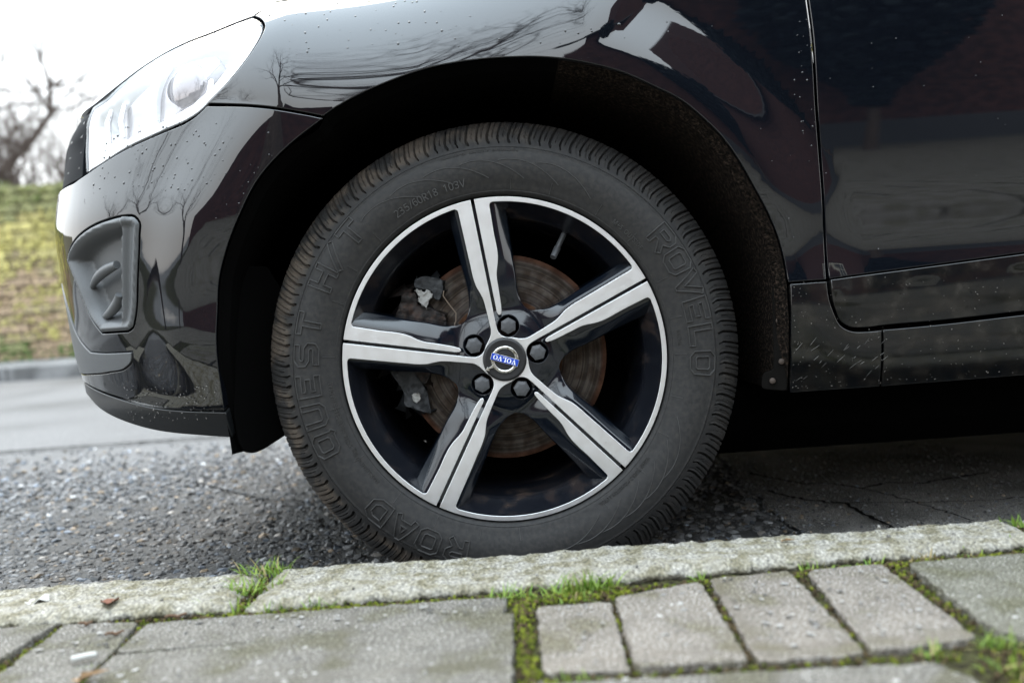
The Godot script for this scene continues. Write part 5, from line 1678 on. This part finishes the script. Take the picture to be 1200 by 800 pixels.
func leaning_tree() -> void:
	var r := RandomNumberGenerator.new(); r.seed = 33
	var t := node("bare_tree", null, Vector3(-8.6, 0.2, -13.5))
	tag(t, "bare tree whose thick limb leans right over the mossy wall", "tree")
	var trunk := Geo.new(); var twig := Geo.new()
	var pts := PackedVector3Array([Vector3(-0.1, -0.2, 0), Vector3(0.25, 1.4, 0), Vector3(1.0, 2.55, 0.05), Vector3(1.55, 3.05, 0.0), Vector3(1.95, 3.50, 0), Vector3(2.0, 3.9, 0.05), Vector3(1.9, 4.35, 0.05), Vector3(2.0, 4.75, 0)])
	trunk.tube(pts, PackedFloat32Array([0.10, 0.08, 0.062, 0.052, 0.044, 0.036, 0.026, 0.010]), 10, false)
	for i in range(1, 8):
		for k in 5:
			var side := Vector3(r.randfn(0, 1), r.randfn(0.5, 0.5), r.randfn(0, 1)).normalized()
			limb(trunk, twig, pts[i], side, r.randf_range(0.5, 1.0), 0.022 if i < 6 else 0.010, 2, r)
	var fork := PackedVector3Array([pts[2], Vector3(0.95, 3.1, -0.2), Vector3(0.75, 3.6, -0.3), Vector3(0.9, 4.1, -0.3)])
	trunk.tube(fork, PackedFloat32Array([0.05, 0.04, 0.03, 0.015]), 8, false)
	for i in range(1, 4):
		for k in 3: limb(trunk, twig, fork[i], Vector3(r.randfn(0, 1), r.randfn(0.5, 0.5), r.randfn(0, 1)).normalized(), 0.8, 0.03, 2, r)
	obj("trunk", trunk, M.bark, t)
	obj("branches", twig, M.bark, t)

func make_trees() -> void:
	leaning_tree()
	bare_tree(Vector3(-7.9, 1.3, -15.5), 4.4, Vector3(-0.1, 0, 0.1), 12, "bare bushy tree behind the wall, nearest to the car's nose")
	bare_tree(Vector3(-9.6, 1.3, -17.5), 5.2, Vector3(0.2, 0, 0), 9, "bare thin tree farthest back behind the wall")
	bare_tree(Vector3(-8.9, 1.3, -19.5), 4.6, Vector3(0.1, 0, 0), 15, "small bare tree far behind the wall")
	# trees on this side, seen mirrored in the paint
	bare_tree(Vector3(-1.5, 0.1, 4.2), 10.0, Vector3(0.02, 0, -0.05), 22, "tall bare street tree mirrored in the car's wing", 0.9)
	bare_tree(Vector3(-0.2, 0.1, 5.6), 10.5, Vector3(-0.05, 0, -0.15), 47, "slender bare tree mirrored above the wheel arch", 0.6)
	bare_tree(Vector3(-6.8, 0.1, 5.2), 6.0, Vector3(0.0, 0, 0.1), 26, "bare street tree mirrored in the car's bumper")
	bare_tree(Vector3(-9.8, 0.1, 1.8), 5.5, Vector3(0.1, 0, 0.1), 28, "bare tree mirrored beside the headlight")
	# hedge haze of shrubs behind the wall
	var r := RandomNumberGenerator.new(); r.seed = 70
	for k in 7:
		var x := -10.4 + 0.9 * k
		var s := node("bare_shrub", null, Vector3(x, 1.35, -12.4 - 0.7 * (k % 2)))
		tag(s, "leafless grey brown shrub behind the mossy wall", "shrub", "leafless shrubs behind the wall")
		var geo := Geo.new()
		for i in 30:
			var rad := r.randf() * TAU
			limb(geo, geo, Vector3(cos(rad) * 0.2, 0, sin(rad) * 0.2), Vector3(cos(rad) * 0.5, 1, sin(rad) * 0.5).normalized(), r.randf_range(1.1, 1.6), 0.020, 3, r)
		obj("stems", geo, M.bark, s)

func build_house() -> void:
	var h := node("brick_house", null, Vector3(1.4, 0, 8.4))
	tag(h, "dark red brick house with sash windows mirrored in the car's door", "house")
	var w := Geo.new()
	w.box(Vector3(6.0, 2.15, 0.2), Vector3(13.6, 4.1, 0.4))
	obj("wall", w, M.brick, h)
	var gable := Geo.new()
	gable.box(Vector3(8.2, 4.2, 1.6), Vector3(8.8, 8.4, 2.9))
	obj("gable", gable, M.brick, h)
	var roof := Geo.new()
	var a := [Vector3(-1.1, 4.15, -0.35), Vector3(13.1, 4.15, -0.35), Vector3(13.1, 5.6, 3.6), Vector3(-1.1, 5.6, 3.6)]
	roof.flat4(a[0], a[1], a[2], a[3], Vector3(0, 1, -0.5))
	roof.box(Vector3(6.0, 4.1, -0.2), Vector3(14.2, 0.12, 0.3))
	obj("roof", roof, M.slate, h)
	for k in 5:
		for j in ([1] if k >= 3 else []):
			var c := Vector3(0.6 + 2.6 * k, 1.0 + 2.0 * j, -0.03)
			var f := Geo.new()
			for s in [-1.0, 1.0]:
				f.box(c + Vector3(s * 0.52, 0, 0), Vector3(0.08, 1.5, 0.06))
				f.box(c + Vector3(0, s * 0.75, 0), Vector3(1.2, 0.08, 0.07))
			f.box(c, Vector3(0.96, 0.05, 0.05))
			f.box(c + Vector3(0, 0, 0.005), Vector3(0.04, 1.42, 0.04))
			var o := obj("window", f, M.cream, h)
			var pn := Geo.new()
			pn.box(c + Vector3(0, 0, 0.028), Vector3(0.98, 1.44, 0.01))
			obj("pane", pn, M.window, o)
	# evergreen added to darken the door reflection, broad above and narrow below
	var bush := node("added_evergreen", null, Vector3(3.3, 0.09, 7.4))
	tag(bush, "made up dark blue green vase shaped evergreen, added to be mirrored in the car's door", "shrub")
	var st := Geo.new()
	st.tube(PackedVector3Array([Vector3(0, -0.05, 0), Vector3(0.03, 0.5, 0), Vector3(0, 1.2, 0.02)]), PackedFloat32Array([0.07, 0.06, 0.04]), 8)
	obj("trunk", st, M.bark, bush)
	var xs := []; var cols := []
	var rr := RandomNumberGenerator.new(); rr.seed = 88
	for i in 5200:
		var y := 0.75 + 3.1 * pow(rr.randf(), 0.8)
		var rad := (0.10 + 0.95 * sm(0.7, 2.6, y)) * sqrt(rr.randf())
		var an := rr.randf() * TAU
		xs.append(Transform3D(Basis.from_euler(Vector3(rr.randf() * 3, rr.randf() * 3, 0)).scaled(Vector3.ONE * rr.randf_range(0.05, 0.12)), Vector3(cos(an) * rad, y, sin(an) * rad)))
		cols.append(Color(0.010, 0.017, 0.026).lerp(Color(0.02, 0.03, 0.035), rr.randf()))
	scatter("crown", rock(44, 0.5), M.moss, xs, cols, bush)
	var plinth := Geo.new()
	plinth.box(Vector3(6.0, 0.30, -0.04), Vector3(13.62, 0.42, 0.08), 0.01)
	obj("plinth", plinth, M.slate, h)
	# low garden wall to its left
	var lw := node("brick_garden_wall", null, Vector3(-3.75, 0, 8.1))
	tag(lw, "dark brick garden wall left of the brick house", "wall")
	var g1 := Geo.new(); g1.box(Vector3(0, 0.95, 0), Vector3(8.6, 1.8, 0.24)); obj("wall", g1, M.brick, lw)
	var g2 := Geo.new(); g2.box(Vector3(0, 1.88, 0), Vector3(8.64, 0.08, 0.32), 0.02); obj("coping", g2, M.concrete, lw)

func _ready() -> void:
	rng.seed = 1
	# camera: low, just above the pavement, a 35 mm lens looking across at the wheel; the street slopes up to the right
	var cam := Camera3D.new()
	cam.name = "camera"
	cam.position = Vector3(0.0135, 0.4577, 1.57)
	cam.rotation = Vector3(deg_to_rad(-2.4533), 0.0, deg_to_rad(-4.0))
	cam.keep_aspect = Camera3D.KEEP_HEIGHT
	cam.near = 0.05; cam.far = 400.0
	var lens := CameraAttributesPhysical.new()
	lens.frustum_focal_length = FOCAL
	lens.frustum_focus_distance = 1.56
	lens.frustum_near = 0.05; lens.frustum_far = 400.0
	lens.exposure_aperture = 2.8
	cam.attributes = lens
	cam.current = true
	add_child(cam)
	print("fov ", cam.fov)
	# a bright overcast sky
	var sky := ProceduralSkyMaterial.new()
	sky.sky_top_color = lin(0.76, 0.89, 1.0)
	sky.sky_horizon_color = lin(0.385, 0.378, 0.365)
	sky.sky_curve = 0.6
	sky.ground_bottom_color = lin(0.16, 0.16, 0.16); sky.ground_horizon_color = lin(0.3, 0.3, 0.3)
	sky.sun_angle_max = 1.0
	var env := Environment.new()
	env.background_mode = Environment.BG_SKY
	env.sky = Sky.new(); env.sky.sky_material = sky
	env.background_energy_multiplier = 2.6
	env.tonemap_mode = Environment.TONE_MAPPER_LINEAR
	env.tonemap_exposure = 2.2
	env.sdfgi_enabled = true; env.ssao_enabled = true; env.ssil_enabled = true
	var we := WorldEnvironment.new(); we.environment = env; we.name = "world"
	add_child(we)
	var sun := DirectionalLight3D.new()
	sun.name = "sun"
	sun.light_energy = 0.4
	sun.light_color = Color(1.0, 0.93, 0.84)
	sun.light_angular_distance = 40.0
	sun.shadow_enabled = true
	sun.rotation = Vector3(deg_to_rad(-58), deg_to_rad(-150), 0)
	sun.sky_mode = DirectionalLight3D.SKY_MODE_LIGHT_ONLY
	add_child(sun)
	make_plan()
	make_materials()
	var t0 := Time.get_ticks_msec()
	make_road()
	make_kerb()
	make_pavement()
	make_far_side()
	build_house()
	make_trees()
	print("setting ", Time.get_ticks_msec() - t0)
	make_car()
	print("car ", Time.get_ticks_msec() - t0)
	make_plants()
	make_litter()
	print("all ", Time.get_ticks_msec() - t0)
